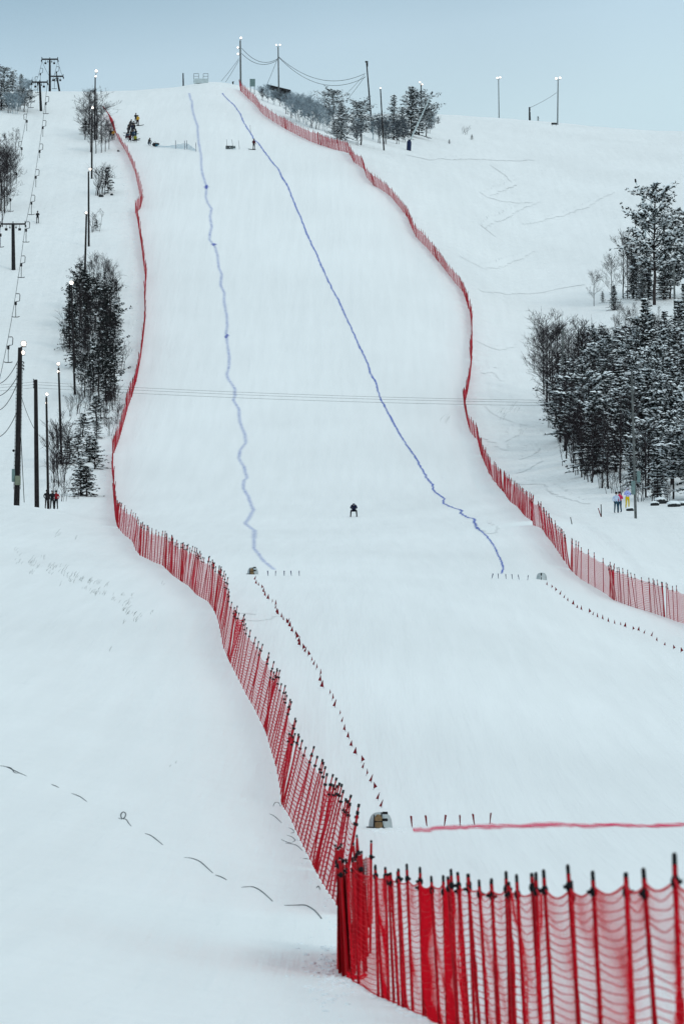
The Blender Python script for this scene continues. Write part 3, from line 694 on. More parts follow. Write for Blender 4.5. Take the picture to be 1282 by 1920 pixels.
# drooping cables from the ladder post to the left
for (v0, vv, sg, lb) in ((677, 715, 1.9, 'top'), (704, 735, 1.7, 'second'), (716, 745, 2.4, 'third'), (768, 812, 2.3, 'lowest')):
    wire(A(34, v0, b1.y), A(-45, v0 + 5, b1.y - 2), sg, .03, lb + ' cable drooping off the left side of the ladder post', 'cables drooping from the ladder post')
wire(A(41, 745, b1.y), A(90, 826, b2.y + 4), .9, .022, 'thin cable sloping from ladder post to slim lamp post')
wire(A(40, 820, b1.y), A(46, 942, b1.y), .0, .03, 'thin vertical cable hanging beside the ladder post')
# poles by the right grove
GG = 'poles among the trees on the right'
pole('utility_pole', 1050.5, 805, 1055, 618, 4.2, G_, 'leaning grey pole at the left edge of the dark grove', 'utility pole', GG)
rg = pole('utility_pole', 1190.5, 943, 1183.5, 700, 4.6, G_, 'pale grey pole at the front of the dark grove, with a lamp head', 'utility pole', GG, y=452)
b = MB(); c = pix(1177, 701, 452) - rg[1]; b.tube([c + Vector((.35, 0, -.05)), c], .04, 5); b.box(c + Vector((-.05, 0, .05)), (.5, .3, .2), bev=1); b.obj('lamp_arm', M['glass_grey'], rg[0])
b = MB(); c = pix(1186, 915, 452) - rg[1]; b.box(c + Vector((0, -.2, 0)), (.32, .25, 1.1), bev=1); b.box(c + Vector((.45, 0, .9)), (.3, .25, .9), bev=1); b.obj('cabinet', M['boxb'], rg[0])
pole('utility_pole', 1265, 612, 1262, 492, 3.6, G_, 'grey pole right of the tall pine with small boxes at its top', 'utility pole', GG, lamps=())
# snow guns (lances)
def lance(bu, bv, pts, label, y=None):
    base = at(bu, bv) if y is None else atY(bu, y); Y = base.y; root = empty('snow_lance', base, label, 'snow gun', 'snow lances')
    s = 1 / ppm(Y); b = MB(); b.box((0, 0, 9 * s - .1), (8.5 * s, .7, 19 * s), bev=1); b.box((0, 0, 19 * s), (5 * s, .5, 3 * s), bev=1); b.obj('hydrant_housing', M['bluebox'], root, rot=(0, .05, 0))
    P = [pix(u, v, Y) - base for u, v in pts]; b = MB(); b.tube(P, [.13, .10, .07][:len(P)], 6); b.obj('lance_tube', M['ply'], root)
    b = MB(); b.tube([P[-1], P[-1] + (P[-1] - P[0]).normalized() * .5], .13, 6); b.obj('nozzle_head', M['black'], root)
lance(766, 282, ((769, 263), (785, 228), (808, 177)), 'snow lance on a dark blue base pointing up right beside the pine')
lance(1216, 545, ((1216, 520), (1203, 366), (1191, 342)), 'snow lance poking out left of the tall pine crown', y=805)

# ------------------------------------------------------------------ summit buildings
hb = atY(512, 1012); s = 1 / ppm(1012)
hut = empty('summit_hut', hb, 'dark flat roofed hut half hidden behind frosted bushes at the summit', 'hut')
z0 = pix(515, 176, 1012).z - hb.z
b = MB(); b.box((1.0, 0, z0 - 1.1), (3.0, 2.6, 2.6)); b.obj('wall', M['hut'], hut)
b = MB(); vs = [(-1.2, -1.7, z0 + 1.15), (3.1, -1.7, z0 + .1), (3.1, 1.7, z0 + .1), (-1.2, 1.7, z0 + 1.15)]; vs2 = [(x, y, z + .3) for x, y, z in vs]
b.add(vs + vs2, [(3, 2, 1, 0), (4, 5, 6, 7), (0, 1, 5, 4), (1, 2, 6, 5), (2, 3, 7, 6), (3, 0, 4, 7)]); b.obj('roof', M['black'], hut)
b = MB(); b.box((1.6, -1.33, z0 - .5), (.8, .06, .5)); wn = b.obj('window', M['boxb'], hut)
bb = at(472, 168) if False else atY(472, 985); bd = empty('notice_board', bb, 'upright grey board right of the first summit lamp post', 'board')
zz = pix(472, 155, 985).z - bb.z; b = MB(); b.box((0, 0, zz), (.95, .1, 1.35)); b.obj('board', M['boxb'], bd); b = MB(); b.tube([(-.35, 0, -.2), (-.35, 0, zz)], .05); b.tube([(.35, 0, -.2), (.35, 0, zz)], .05); b.obj('legs', M['hut'], bd)
# start frame on the mound
sb = at(377, 156.5); sr = empty('start_gate', sb, 'pale start platform with two open square frames on the summit mound', 'start gate')
s = 1 / ppm(sb.y)
b = MB(); b.box((0, 0, 4.5 * s), (28 * s, .6, 9 * s), bev=1); b.obj('platform', M['ply'], sr)
for c in (-9, 9):
    b = MB(); w2 = 4.6 * s; h0 = 9 * s; h1 = 19 * s
    for q in ((-w2, -w2), (w2, w2)): b.tube([(c * s + q[0], 0, h0 - .1), (c * s + q[0], 0, h1)], .05, 5)
    b.tube([(c * s - w2, 0, h1), (c * s + w2, 0, h1)], .05, 5); b.tube([(c * s - w2, 0, h0 + .45), (c * s + w2, 0, h0 + .45)], .04, 5); b.obj('frame', M['galv'], sr)
pole('marker_pillar', 344, 156.5, 343.5, 137, 2.6, M['hut'], 'lone short dark post left of the start platform', 'post')
b_ = at(437, 158); o = empty('snow_stub', b_, 'small dark stump left of the first summit lamp post', 'post'); q = MB(); q.tube([(0, 0, -.1), (0, 0, .5)], .12); q.tube([(-.2, 0, .35), (.2, 0, .5)], .06); q.obj('stub', M['hut'], o)

# ------------------------------------------------------------------ drag lift
def pylon(bu, bv, tu, tv, halfpx, thick, label, y=None):
    base = at(bu, bv) if y is None else atY(bu, y); Y = base.y; s = 1 / ppm(Y); top = pix(tu, tv, Y) - base
    root = empty('lift_pylon', base, label, 'lift pylon', 'pylons of the drag lift')
    b = MB(); b.tube([(0, 0, -.5), Vector((0, 0, 0)), top], [thick * s * .55, thick * s * .55, thick * s * .42], 8); b.obj('mast', M['black'], root, True)
    b = MB(); b.box(top, (halfpx * 2 * s, .22, 2.0 * s + .05)); b.box(top + Vector((0, 0, .2)), (.12, .12, .3)); b.obj('crossarm', M['black'], root)
    for sd in (-1, 1):
        b = MB(); c = top + Vector((sd * halfpx * s, 0, 0)); b.box(c + Vector((0, 0, 0)), (.12, .5, .7))
        for k in (-1, 1): b.tube([c + Vector((sd * .1 - .05, k * .25, -.32)), c + Vector((sd * .1 + .05, k * .25, -.32))], .16, 8)
        b.obj('sheave', M['black'], root)
        b = MB(); c = top + Vector((sd * halfpx * .55 * s, 0, 0)); b.tube([c, c + Vector((0, 0, -.55))], .03, 4); b.box(c + Vector((0, 0, -.75)), (.38, .2, .32), bev=1)
        c2 = top + Vector((sd * halfpx * .25 * s, 0, 0)); b.tube([c2, c2 + Vector((0, 0, -.45))], .03, 4); b.box(c2 + Vector((0, 0, -.5)), (.18, .15, .2)); b.obj('cable_guard', M['black'], root)
    return base, top, s
PYA = pylon(26, 506, 25, 420, 23, 7, 'nearest lift pylon at the left edge beside the bare trees')
PYB = pylon(77.5, 208, 75, 154, 14.5, 4.6, 'lift pylon with its foot lowest of the upper three')
PYC = pylon(94, 166, 94, 111, 15, 4.2, 'tallest looking lift pylon on the left skyline')
PYD = pylon(108, 168, 107, 143, 12, 3.4, 'short distant lift pylon behind the tall one', y=1045)
def tip(P, sd, hp): return P[0] + P[1] + Vector((sd * hp * P[2], 0, -.3))
LR = [A(-60, 900, 420), tip(PYA, 1, 23), tip(PYB, 1, 14.5), tip(PYC, 1, 15), tip(PYD, 1, 12)]
LLc = [A(-120, 900, 420), tip(PYA, -1, 23), tip(PYB, -1, 14.5), tip(PYC, -1, 15), tip(PYD, -1, 12)]
def haul(P, label):
    pts = []
    for a, b2_ in zip(P[:-1], P[1:]):
        for i in range(16):
            t = i / 16; q = a.lerp(b2_, t); q.z -= (a - b2_).length * .012 * 4 * t * (1 - t); pts.append(q)
    pts.append(P[-1]); q = MB(); q.tube([p - P[0] for p in pts], .03, 4, cap=False)
    tag(q.obj('haul_cable', M['cable'], loc=P[0]), label, 'lift cable', 'haul cables of the drag lift'); return pts
HR = haul(LR, 'right haul cable of the drag lift'); HL = haul(LLc, 'left haul cable of the drag lift')
b = MB(); b.tube([(0, 0, 0), (.45, 0, .02), (.55, 0, -.15), (.5, 0, -.95), (.05, 0, -1.05)], .05, 6); HK = b.mesh('hook', M['black'])
b = MB(); b.tube([(0, 0, -1.05), (0, 0, -1.5)], .15, 8); SPL = b.mesh('spring_box', M['black'])
b = MB(); b.tube([(0, 0, -1.5), (0, 0, -3.1)], .045, 5); b.tube([(-.52, 0, -3.02), (-.3, 0, -3.1), (.3, 0, -3.1), (.52, 0, -3.02)], .055, 5); TB_ = b.mesh('seat_bar', M['black'])
def seg_at(P, v):
    """point of a haul cable seen at photograph row v"""
    def row(p): d = p.y * CP + p.z * SP; return CY - F * (p.z * CP - p.y * SP) / d
    for a, b2_ in zip(P[:-1], P[1:]):
        if row(a) >= v >= row(b2_): t = (row(a) - v) / (row(a) - row(b2_) + 1e-9); return a.lerp(b2_, t)
    return None
for P, vs_, mirror, lb in ((HR, (181, 226, 270, 318, 366, 416, 480, 551, 632), 1, 'empty T-bar hanging from the right haul cable of the drag lift'),
                           (HL, (144, 158, 170, 214, 265, 312, 360, 425), -1, 'empty T-bar hanging from the left haul cable of the drag lift')):
    for v in vs_:
        p = seg_at(P, v)
        if p is None: continue
        r = empty('t_bar', p, lb, 'T-bar', 'T-bars on the %s cable' % ('right' if mirror > 0 else 'left'), scale=0.92); r.scale.x = mirror * .92
        link('hook', HK, r); link('spring_box', SPL, r); link('seat_bar', TB_, r)
for P, vs_ in ((HR, (113, 125, 139)), (HL, (113, 128))):
    for v in vs_:
        p = seg_at(P, v)
        if p is None: continue
        r = empty('t_bar', p, 'small far T-bar hanging between the topmost lift pylons', 'T-bar', 'T-bars between the topmost pylons', scale=.85)
        link('hook', HK, r); link('spring_box', SPL, r); link('seat_bar', TB_, r)

# ------------------------------------------------------------------ trees
def birch_mesh(seed, H=7.0, spread=1.0, nb=26, stems=1, depth=2, tw=0.016):
    rnd = random.Random(seed); tb = MB(); cb = MB()
    def branch(b, p, d, L, r, lev):
        pts = [p]; rad = [r]; n = 4 if lev == 0 else 3; q = p.copy(); dd = d.copy()
        for i in range(n):
            dd = (dd + Vector((rnd.gauss(0, .13), rnd.gauss(0, .13), .10 + rnd.gauss(0, .06)))).normalized(); q = q + dd * L / n; pts.append(q.copy()); rad.append(max(tw * .55, r * (1 - (i + 1) / n * .8)))
        b.tube(pts, rad, 3, cap=False)
        if lev < depth:
            k = 6 if lev == 0 else 4
            for j in range(k):
                t = rnd.uniform(.25, 1); i = min(int(t * n), n - 1); bp = pts[i].lerp(pts[i + 1], t * n - i)
                side = Vector((rnd.gauss(0, 1), rnd.gauss(0, 1), rnd.gauss(0.2, .6))).normalized()
                branch(b, bp, (dd * .75 + side * .75).normalized(), L * rnd.uniform(.35, .55), max(tw, r * .5), lev + 1)
    for st in range(stems):
        ang = rnd.uniform(0, 6.28); lean = 0 if stems == 1 else rnd.uniform(.05, .28); b0 = Vector((rnd.gauss(0, .25), rnd.gauss(0, .25), 0)) if stems > 1 else Vector((0, 0, 0))
        Hs = H * (rnd.uniform(.65, 1) if stems > 1 else 1); tp = []; tr = []; n = 8
        for i in range(n + 1):
            t = i / n; tp.append(b0 + Vector((math.cos(ang) * lean * Hs * t + rnd.gauss(0, .04) * Hs * .15, math.sin(ang) * lean * Hs * t, Hs * t - (.3 if i == 0 else 0)))); tr.append((.075 if stems == 1 else .045) * H / 7 * (1 - t * .88) + .008)
        tb.tube(tp, tr, 5, cap=False)
        for j in range(nb // stems + 4):
            t = rnd.uniform(.16, .97); i = min(int(t * n), n - 1); p = tp[i].lerp(tp[i + 1], t * n - i); a = rnd.uniform(0, 6.28)
            L = H * (.10 + .26 * math.sin(math.pi * min(1, (1.02 - t) * 1.05))) * spread * rnd.uniform(.7, 1.1)
            d = Vector((math.cos(a), math.sin(a), rnd.uniform(.55, 1.3))).normalized(); branch(cb, p, d, L, tw * 1.8, 0)
    return tb, cb
def conifer_mesh(seed, H=8.0, Rr=1.5, pine=False, sparse=1.0, snow=1.0):
    rnd = random.Random(seed); tb = MB(); nb = MB(); sb_ = MB()
    n = 8; tp = [Vector((rnd.gauss(0, .02) * H * .3, rnd.gauss(0, .02) * H * .3, H * i / n - (.3 if i == 0 else 0))) for i in range(n + 1)]; tp[0].x = tp[0].y = 0
    tb.tube(tp, [.13 * H / 8 * (1 - .92 * i / n) + .012 for i in range(n + 1)], 6, cap=False)
    z = H * (.30 if pine else .07); wh = 0
    while z < H * .985:
        t = z / H
        if pine: rad = Rr * (0.55 + .6 * math.sin(math.pi * min(1, max(0, (t - .28) / .72 * .85 + .15)))) * rnd.uniform(.75, 1.2)
        else: rad = Rr * (1 - t) ** .8 * rnd.uniform(.82, 1.12) + .12
        k = rnd.randint(4, 6) if pine else rnd.randint(5, 7); a0 = rnd.uniform(0, 6.28)
        i = min(int(t * n), n - 1); c = tp[i].lerp(tp[i + 1], t * n - i)
        for j in range(k):
            if rnd.random() > sparse: continue
            a = a0 + 6.283 * j / k + rnd.gauss(0, .25); L = rad * rnd.uniform(.5, 1.25); up = rnd.uniform(.1, .55) if pine else (.55 * t + rnd.uniform(-.15, .15))
            dr = -.05 if pine else -.42 * (1 - t)
            pts = []; m_ = 5
            for q in range(m_ + 1):
                s_ = q / m_; pts.append(c + Vector((math.cos(a) * L * s_, math.sin(a) * L * s_, L * (up * s_ + dr * s_ * s_ + .10 * s_ ** 3))))
            tb.tube([pts[0], pts[2], pts[4]], [.035 * H / 8 + .006, .02, .01], 3, cap=False)
            nc = max(3, int(L * (9.5 if pine else 7)))
            for q in range(nc):
                s_ = rnd.uniform(.35 if pine else .12, 1.03); ii = min(int(s_ * m_), m_ - 1); p = pts[ii].lerp(pts[ii + 1], s_ * m_ - ii)
                if pine: p = p + Vector((rnd.gauss(0, .13), rnd.gauss(0, .13), rnd.gauss(0.03, .10))) * (Rr / 1.5)
                sz = (.34 if pine else .30) * (1.1 - .35 * s_) * rnd.uniform(.7, 1.25) * (H / 8) ** .5
                for e_ in range(4):                       # a tuft: four narrow leaf-like blades
                    sd = Vector((math.cos(a) + rnd.gauss(0, .8), math.sin(a) + rnd.gauss(0, .8), rnd.gauss(.1 if pine else -.12, .35))).normalized()
                    wv = sd.cross(Vector((rnd.gauss(0, .4), rnd.gauss(0, .4), 1))).normalized() * sz * .23
                    tipp = p + sd * sz; mid = p + sd * sz * .45
                    nb.add([p, mid + wv, tipp, mid - wv], [(0, 1, 2, 3)])
                if rnd.random() < (.60 if pine else .66) * snow:
                    w_ = sz * rnd.choice((.4, .55, .7, 1.1)); o_ = p + Vector((rnd.gauss(0, .04), rnd.gauss(0, .04), .05)); ex = Vector((math.cos(a), math.sin(a), (up + dr) * .8)) * w_; ey = Vector((-math.sin(a), math.cos(a), 0)) * w_ * .55
                    zt = Vector((0, 0, w_ * .55)); dn = Vector((0, 0, -.02))
                    nb.add([o_ - ex, o_ - ey * .9, o_ + ex, o_ + ey, o_ + zt], [(0, 1, 4), (1, 2, 4), (2, 3, 4), (3, 0, 4), (3, 2, 1, 0)], 1)
        z += (H * rnd.uniform(.040, .065) if pine else H * rnd.uniform(.030, .042)); wh += 1
    return tb, nb
TL = {}
def reg(name, fn, mats):
    TL[name] = [(pn, q.mesh(pn, m_)) for pn, q, m_ in zip(('trunk', 'crown'), fn, mats)]
for i in range(4): reg('birch%d' % i, birch_mesh(10 + i, 7, 1.0, 26, tw=.0115), (M['birch_bark'], M['twig']))
for i in range(3): reg('bush%d' % i, birch_mesh(20 + i, 3.2, 1.1, 18, stems=5, depth=1, tw=.009), (M['birch_bark'], M['twig']))
for i in range(3): reg('frost%d' % i, birch_mesh(30 + i, 5, 1.15, 24, stems=3, depth=2, tw=.019), ((M['birch_bark'], M['birch_bark'], M['frost'])[i], (M['frost'], M['frost_dark'], M['frost'])[i]))
for i in range(5): reg('spruce%d' % i, conifer_mesh(40 + i, 8, (1.35, 1.6, 1.15, 1.5, 1.8)[i]), (M['bark'], [M['needle'], M['snow_clump']]))
for i in range(3): reg('pine%d' % i, conifer_mesh(50 + i, 8, 2.1, True), (M['bark'], [M['needle'], M['snow_clump']]))
for i in range(3): reg('dark%d' % i, conifer_mesh(80 + i, 8, (1.5, 1.2, 1.7)[i], i == 2, .8, .12), (M['bark'], [M['needle'], M['snow_clump']]))
for i in range(2): reg('young%d' % i, conifer_mesh(60 + i, 3.2, 1.05, False, .6, .35), (M['bark'], [M['needle'], M['snow_clump']]))
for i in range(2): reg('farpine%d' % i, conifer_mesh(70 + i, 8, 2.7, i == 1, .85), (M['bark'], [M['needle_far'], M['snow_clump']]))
HT = dict(birch=7, bush=3.2, frost=5, spruce=8, dark=8, pine=8, young=3.2, farpine=8)
NM = dict(birch='birch_tree', bush='bare_bush', frost='frosted_bush', spruce='spruce_tree', dark='conifer_tree', pine='pine_tree', young='young_spruce', farpine='snowy_pine')
CT = dict(birch='birch tree', bush='bush', frost='bush', spruce='spruce', dark='conifer', pine='pine', young='young spruce', farpine='pine')
trnd = random.Random(99)
NV = dict(birch=4, bush=3, frost=3, spruce=5, dark=3, pine=3, young=2, farpine=2)
def tree(kind, u, v, hpx, label, group=None, y=None, wide=1.0, var=None, lean=0.0):
    p = at(u, v) if y is None else atY(u, y); k = hpx / ppm(p.y) / HT[kind]
    r = empty(NM[kind], p, label, CT[kind], group, rz=trnd.uniform(0, 6.28)); r.scale = (k * wide, k * wide, k)
    if lean: r.rotation_euler = (0, lean, 0)
    i = trnd.randrange(NV[kind]) if var is None else var
    for pn, me in TL['%s%d' % (kind, i)]: link(pn, me, r)
    return r
def inpoly(x, y, P):
    c = False; j = len(P) - 1
    for i in range(len(P)):
        if (P[i][1] > y) != (P[j][1] > y) and x < (P[j][0] - P[i][0]) * (y - P[i][1]) / (P[j][1] - P[i][1]) + P[i][0]: c = not c
        j = i
    return c
# right grove
GP = [(1060,745),(1100,735),(1165,735),(1225,690),(1300,640),(1340,640),(1340,948),(1215,944),(1150,928),(1090,888),(1060,850),(1040,800)]
LBS = {'spruce': 'snow laden spruce packed inside the dark grove right of the piste', 'pine': 'snow laden pine standing inside the dark grove right of the piste',
       'birch': 'leafless birch standing among the conifers of the dark right grove'}
v = 738
while v < 950:
    u = 1035 + trnd.uniform(0, 12)
    while u < 1335:
        uu, vv = u + trnd.uniform(-6, 6), v + trnd.uniform(-8, 8)
        if inpoly(uu, vv, GP):
            edge = uu < 1100
            kind = 'birch' if trnd.random() < (.4 if edge else .27) else ('pine' if trnd.random() < .5 else 'spruce')
            h = trnd.uniform(120, 165) * (0.9 if vv < 800 else 1.0)
            tree(kind, uu, vv, h, LBS[kind], kind + 's in the dark right grove', wide=trnd.uniform(1.0, 1.6) * (.85 if kind == 'pine' else 1))
        u += 24
    v += 25
for (u, v, h) in ((1025,762,165),(1035,770,150),(1018,740,120),(1045,790,170),(1030,752,130),(1050,830,130),(1040,800,110),(1062,860,120),(1075,885,110),(1090,895,120),(1110,905,130),(1130,915,120),(1060,845,170),(1084,770,160)):
    tree('birch', u, v, h, 'bare birch on the left fringe of the dark right grove', 'birches fringing the right grove', wide=1.15)
for (u, v, h) in ((1050,830,60),(1068,870,65),(1085,890,70),(1105,903,60),(1125,915,60),(1145,925,55),(1165,932,50),(1205,940,60),(1225,942,50),(1250,944,45),(1100,898,70),(1040,800,60)):
    tree('bush', u, v, h, 'tangled bare bush along the front foot of the dark right grove', 'bushes at the foot of the right grove', wide=1.1)
tree('pine', 1226, 572, 222, 'tallest pine of the right edge, its broad snowy crown above the grove', wide=.82, var=0)
tree('pine', 1290, 560, 165, 'snowy pine cut by the right edge level with the tall pine', wide=1.1, var=1)
for (u, v, h, k) in ((1187,560,75,'spruce'),(1203,563,60,'spruce'),(1244,562,95,'spruce'),(1255,560,80,'pine'),(1215,560,70,'spruce')):
    tree(k, u, v, h, 'short dark snowy conifer crowding the foot of the tallest pine', 'conifers under the tall pine', wide=1.5)
for (u, v, h, lb) in ((1168,560,118,'tallest bare birch left of the tall pine'),(1184,556,100,'bare birch between the tallest birch and the tall pine'),(1113,574,62,'small lone birch furthest left of the upper right trees'),(1146,572,88,'bare birch just behind the small round spruce')):
    tree('birch', u, v, h, lb, 'birches around the tall pine', wide=1.0)
for u in (1176,1192,1200,1208): tree('birch', u, 560, trnd.uniform(75, 95), 'thin bare birch in the row left of the tall pine', 'thin birches by the tall pine')
tree('spruce', 1150, 582, 48, 'small round snowy spruce below the bare birches, upper right', wide=1.6)
tree('young', 1129, 568, 22, 'very small snowy spruce beside the lone small birch')
for (u, v, h, lb) in ((1210,735,180,'tall narrow snowy spruce standing clear above the right part of the grove'),(1245,700,120,'snowy spruce below the grey pole'),(1284,640,110,'snowy spruce at the right edge below the grey pole'),(1273,720,160,'big snowy spruce near the right edge above the grove')):
    tree('spruce', u, v, h, lb, 'spruces above the right grove', wide=1.2)
for (u, v, h) in ((1160,625,55),(1172,640,60),(1190,615,45),(1235,600,25),(1182,655,70),(1152,655,60),(1225,650,60)): tree('birch', u, v, h, 'thin sapling on the open snow between tall pine and grove', 'saplings between pine and grove', wide=.8)
# left thicket
LP = [(134,640),(140,560),(165,530),(212,545),(222,640),(216,742),(180,760),(146,738)]
v = 530
while v < 762:
    u = 130 + trnd.uniform(0, 8)
    while u < 226:
        uu, vv = u + trnd.uniform(-4, 4), v + trnd.uniform(-6, 6)
        if inpoly(uu, vv, LP): tree('birch', uu, vv, trnd.uniform(60, 95) * (.8 if vv < 600 else 1), 'thin bare birch packed in the thicket left of the piste', 'birches in the left thicket', wide=.8)
        u += 17
    v += 24
for (u, v, h) in ((130,655,120),(140,690,120),(150,620,110),(165,625,100),(160,655,90),(178,620,95),(206,660,120),(212,690,100),(207,610,85),(190,640,70),(185,758,110),(199,752,110),(175,735,100),(208,752,90),(132,600,70),(150,585,90),(170,600,80),(196,580,70),(215,745,95),(192,700,100),(160,745,80)):
    tree('dark', u, v, h, 'dark conifer inside the thicket left of the piste', 'conifers in the left thicket', wide=1.0)
tree('young', 172, 505, 18, 'tiny dark conifer just above the left thicket'); tree('young', 218, 545, 22, 'small conifer on the right rim of the left thicket')
for (u, v, h) in ((172,500,30),(185,505,32),(195,512,30),(205,525,35),(222,560,50),(215,545,60),(120,640,60),(125,660,50),(218,700,60),(215,760,50),(150,775,60),(165,770,50),(196,775,50)):
    tree('bush', u, v, h, 'thin bare bush on the rim of the left thicket', 'bushes round the left thicket')
for (u, v, h, lb) in ((181,796,55,'narrow young spruce, highest of the small ones under the thicket'),(156,820,46,'round young spruce left of the narrow pair'),(182,822,34,'low young spruce under the narrow highest one'),(131,870,52,'young spruce right of the bush lamp post'),(147,862,48,'young spruce in the middle of the small group'),(178,880,58,'widest young spruce leaning out towards the fence'),(152,930,66,'lowest left young spruce beside the onlookers'),(163,931,58,'lowest right young spruce beside the onlookers'),(168,866,50,'young spruce just behind the widest one')):
    tree('young', u, v, h, lb, 'young spruces under the left thicket', wide=1.6)
for (u, v, h) in ((103,880,90),(110,912,80),(118,905,70),(119,940,45),(108,850,60),(218,795,48),(204,818,45),(200,800,40),(135,780,45),(140,935,35),(98,905,60),(112,870,100),(128,850,60),(190,790,45),(100,935,40),(208,770,55)):
    tree('bush', u, v, h, 'scrubby bare bush on the bank between lamp posts and fence', 'bushes on the left bank', wide=1.0)
# top left trees
for (u, v, h) in ((168,252,78),(182,262,90),(190,268,70),(160,262,60)): tree('birch', u, v, h, 'bare birch in the upper clump left of the fence end', 'birches of the upper left clump', wide=1.5)
for (u, v, h) in ((170,285,60),(180,288,64),(190,286,60),(198,284,56),(205,280,50)): tree('birch', u, v, h, 'bare birch in the lower clump just above the open slope', 'birches of the lower left clump', wide=1.2)
tree('young', 160, 252, 30, 'dark small spruce at the left foot of the upper clump', wide=1.4)
tree('bush', 190, 365, 62, 'bare many stemmed bush below the fence end', wide=1.3); tree('bush', 184, 366, 55, 'smaller bare bush left of the many stemmed one'); tree('young', 203, 362, 50, 'young spruce standing right of the many stemmed bush', wide=1.1)
tree('bush', 177, 435, 42, 'low bare bush right of the lamp post, halfway up', wide=1.2); tree('young', 181, 432, 22, 'tiny spruce in the low bush halfway up')
tree('birch', 168, 215, 40, 'short snapped birch beside the highest lamp post', wide=.7)
# far left
for (u, v, h) in ((2,395,110),(8,400,120),(14,385,95),(20,360,80),(4,425,90),(30,285,42),(12,335,80),(-8,430,140),(0,340,80)): tree('birch', u, v, h, 'bare birch in the clump cut by the left edge above the pylon', 'birches at the left edge', wide=1.1)
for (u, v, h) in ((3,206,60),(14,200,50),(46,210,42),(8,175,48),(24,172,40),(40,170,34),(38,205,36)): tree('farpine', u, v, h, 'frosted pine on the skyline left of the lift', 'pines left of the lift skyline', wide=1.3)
for (u, v, h) in ((20,212,42),(30,214,44),(36,208,40),(48,175,30),(55,172,24)): tree('frost', u, v, h, 'frosted birch bush left of the upper pylons', 'frosted bushes left of the lift', wide=1.3)
# summit trees
FB = [(492,188,24),(503,192,28),(514,196,30),(526,200,32),(500,178,22),(488,178,18),(537,214,44),(547,222,46),(556,228,50),(567,230,54),(577,235,58),(586,240,60),(597,243,55),(608,246,50),(617,240,40),(700,262,52),(710,268,55),(722,270,50),(745,270,50),(757,266,45),(730,255,40),(805,250,40),(810,240,34),(675,255,40),(548,200,28),(560,206,34),(575,212,34),(641,252,45),(668,272,45)]
for (u, v, h) in FB: tree('frost', u, v, h, 'frost covered birch bush in the row behind the upper right fence', 'frosted bushes behind the upper right fence', wide=1.15)
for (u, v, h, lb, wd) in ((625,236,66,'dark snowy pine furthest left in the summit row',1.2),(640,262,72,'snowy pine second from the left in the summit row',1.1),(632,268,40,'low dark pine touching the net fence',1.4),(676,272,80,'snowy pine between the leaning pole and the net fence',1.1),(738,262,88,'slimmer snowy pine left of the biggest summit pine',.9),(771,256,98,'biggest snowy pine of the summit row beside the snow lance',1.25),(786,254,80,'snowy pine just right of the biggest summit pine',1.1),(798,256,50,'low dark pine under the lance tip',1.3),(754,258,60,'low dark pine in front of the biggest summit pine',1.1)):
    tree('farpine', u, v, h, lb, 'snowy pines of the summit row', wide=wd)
for (u, v, h, lb) in ((842,270,9,'tiny spruce seedling left on the open upper snow'),(884,262,10,'tiny spruce seedling right on the open upper snow'),(821,232,14,'small dark sapling at the right end of the summit row'),(1008,226,9,'tiny dark sapling beside the short skyline pillar')): tree('young', u, v, h, lb, wide=1.2)
tree('bush', 871, 252, 16, 'tiny bare shrub on the open upper snow', wide=1.5)

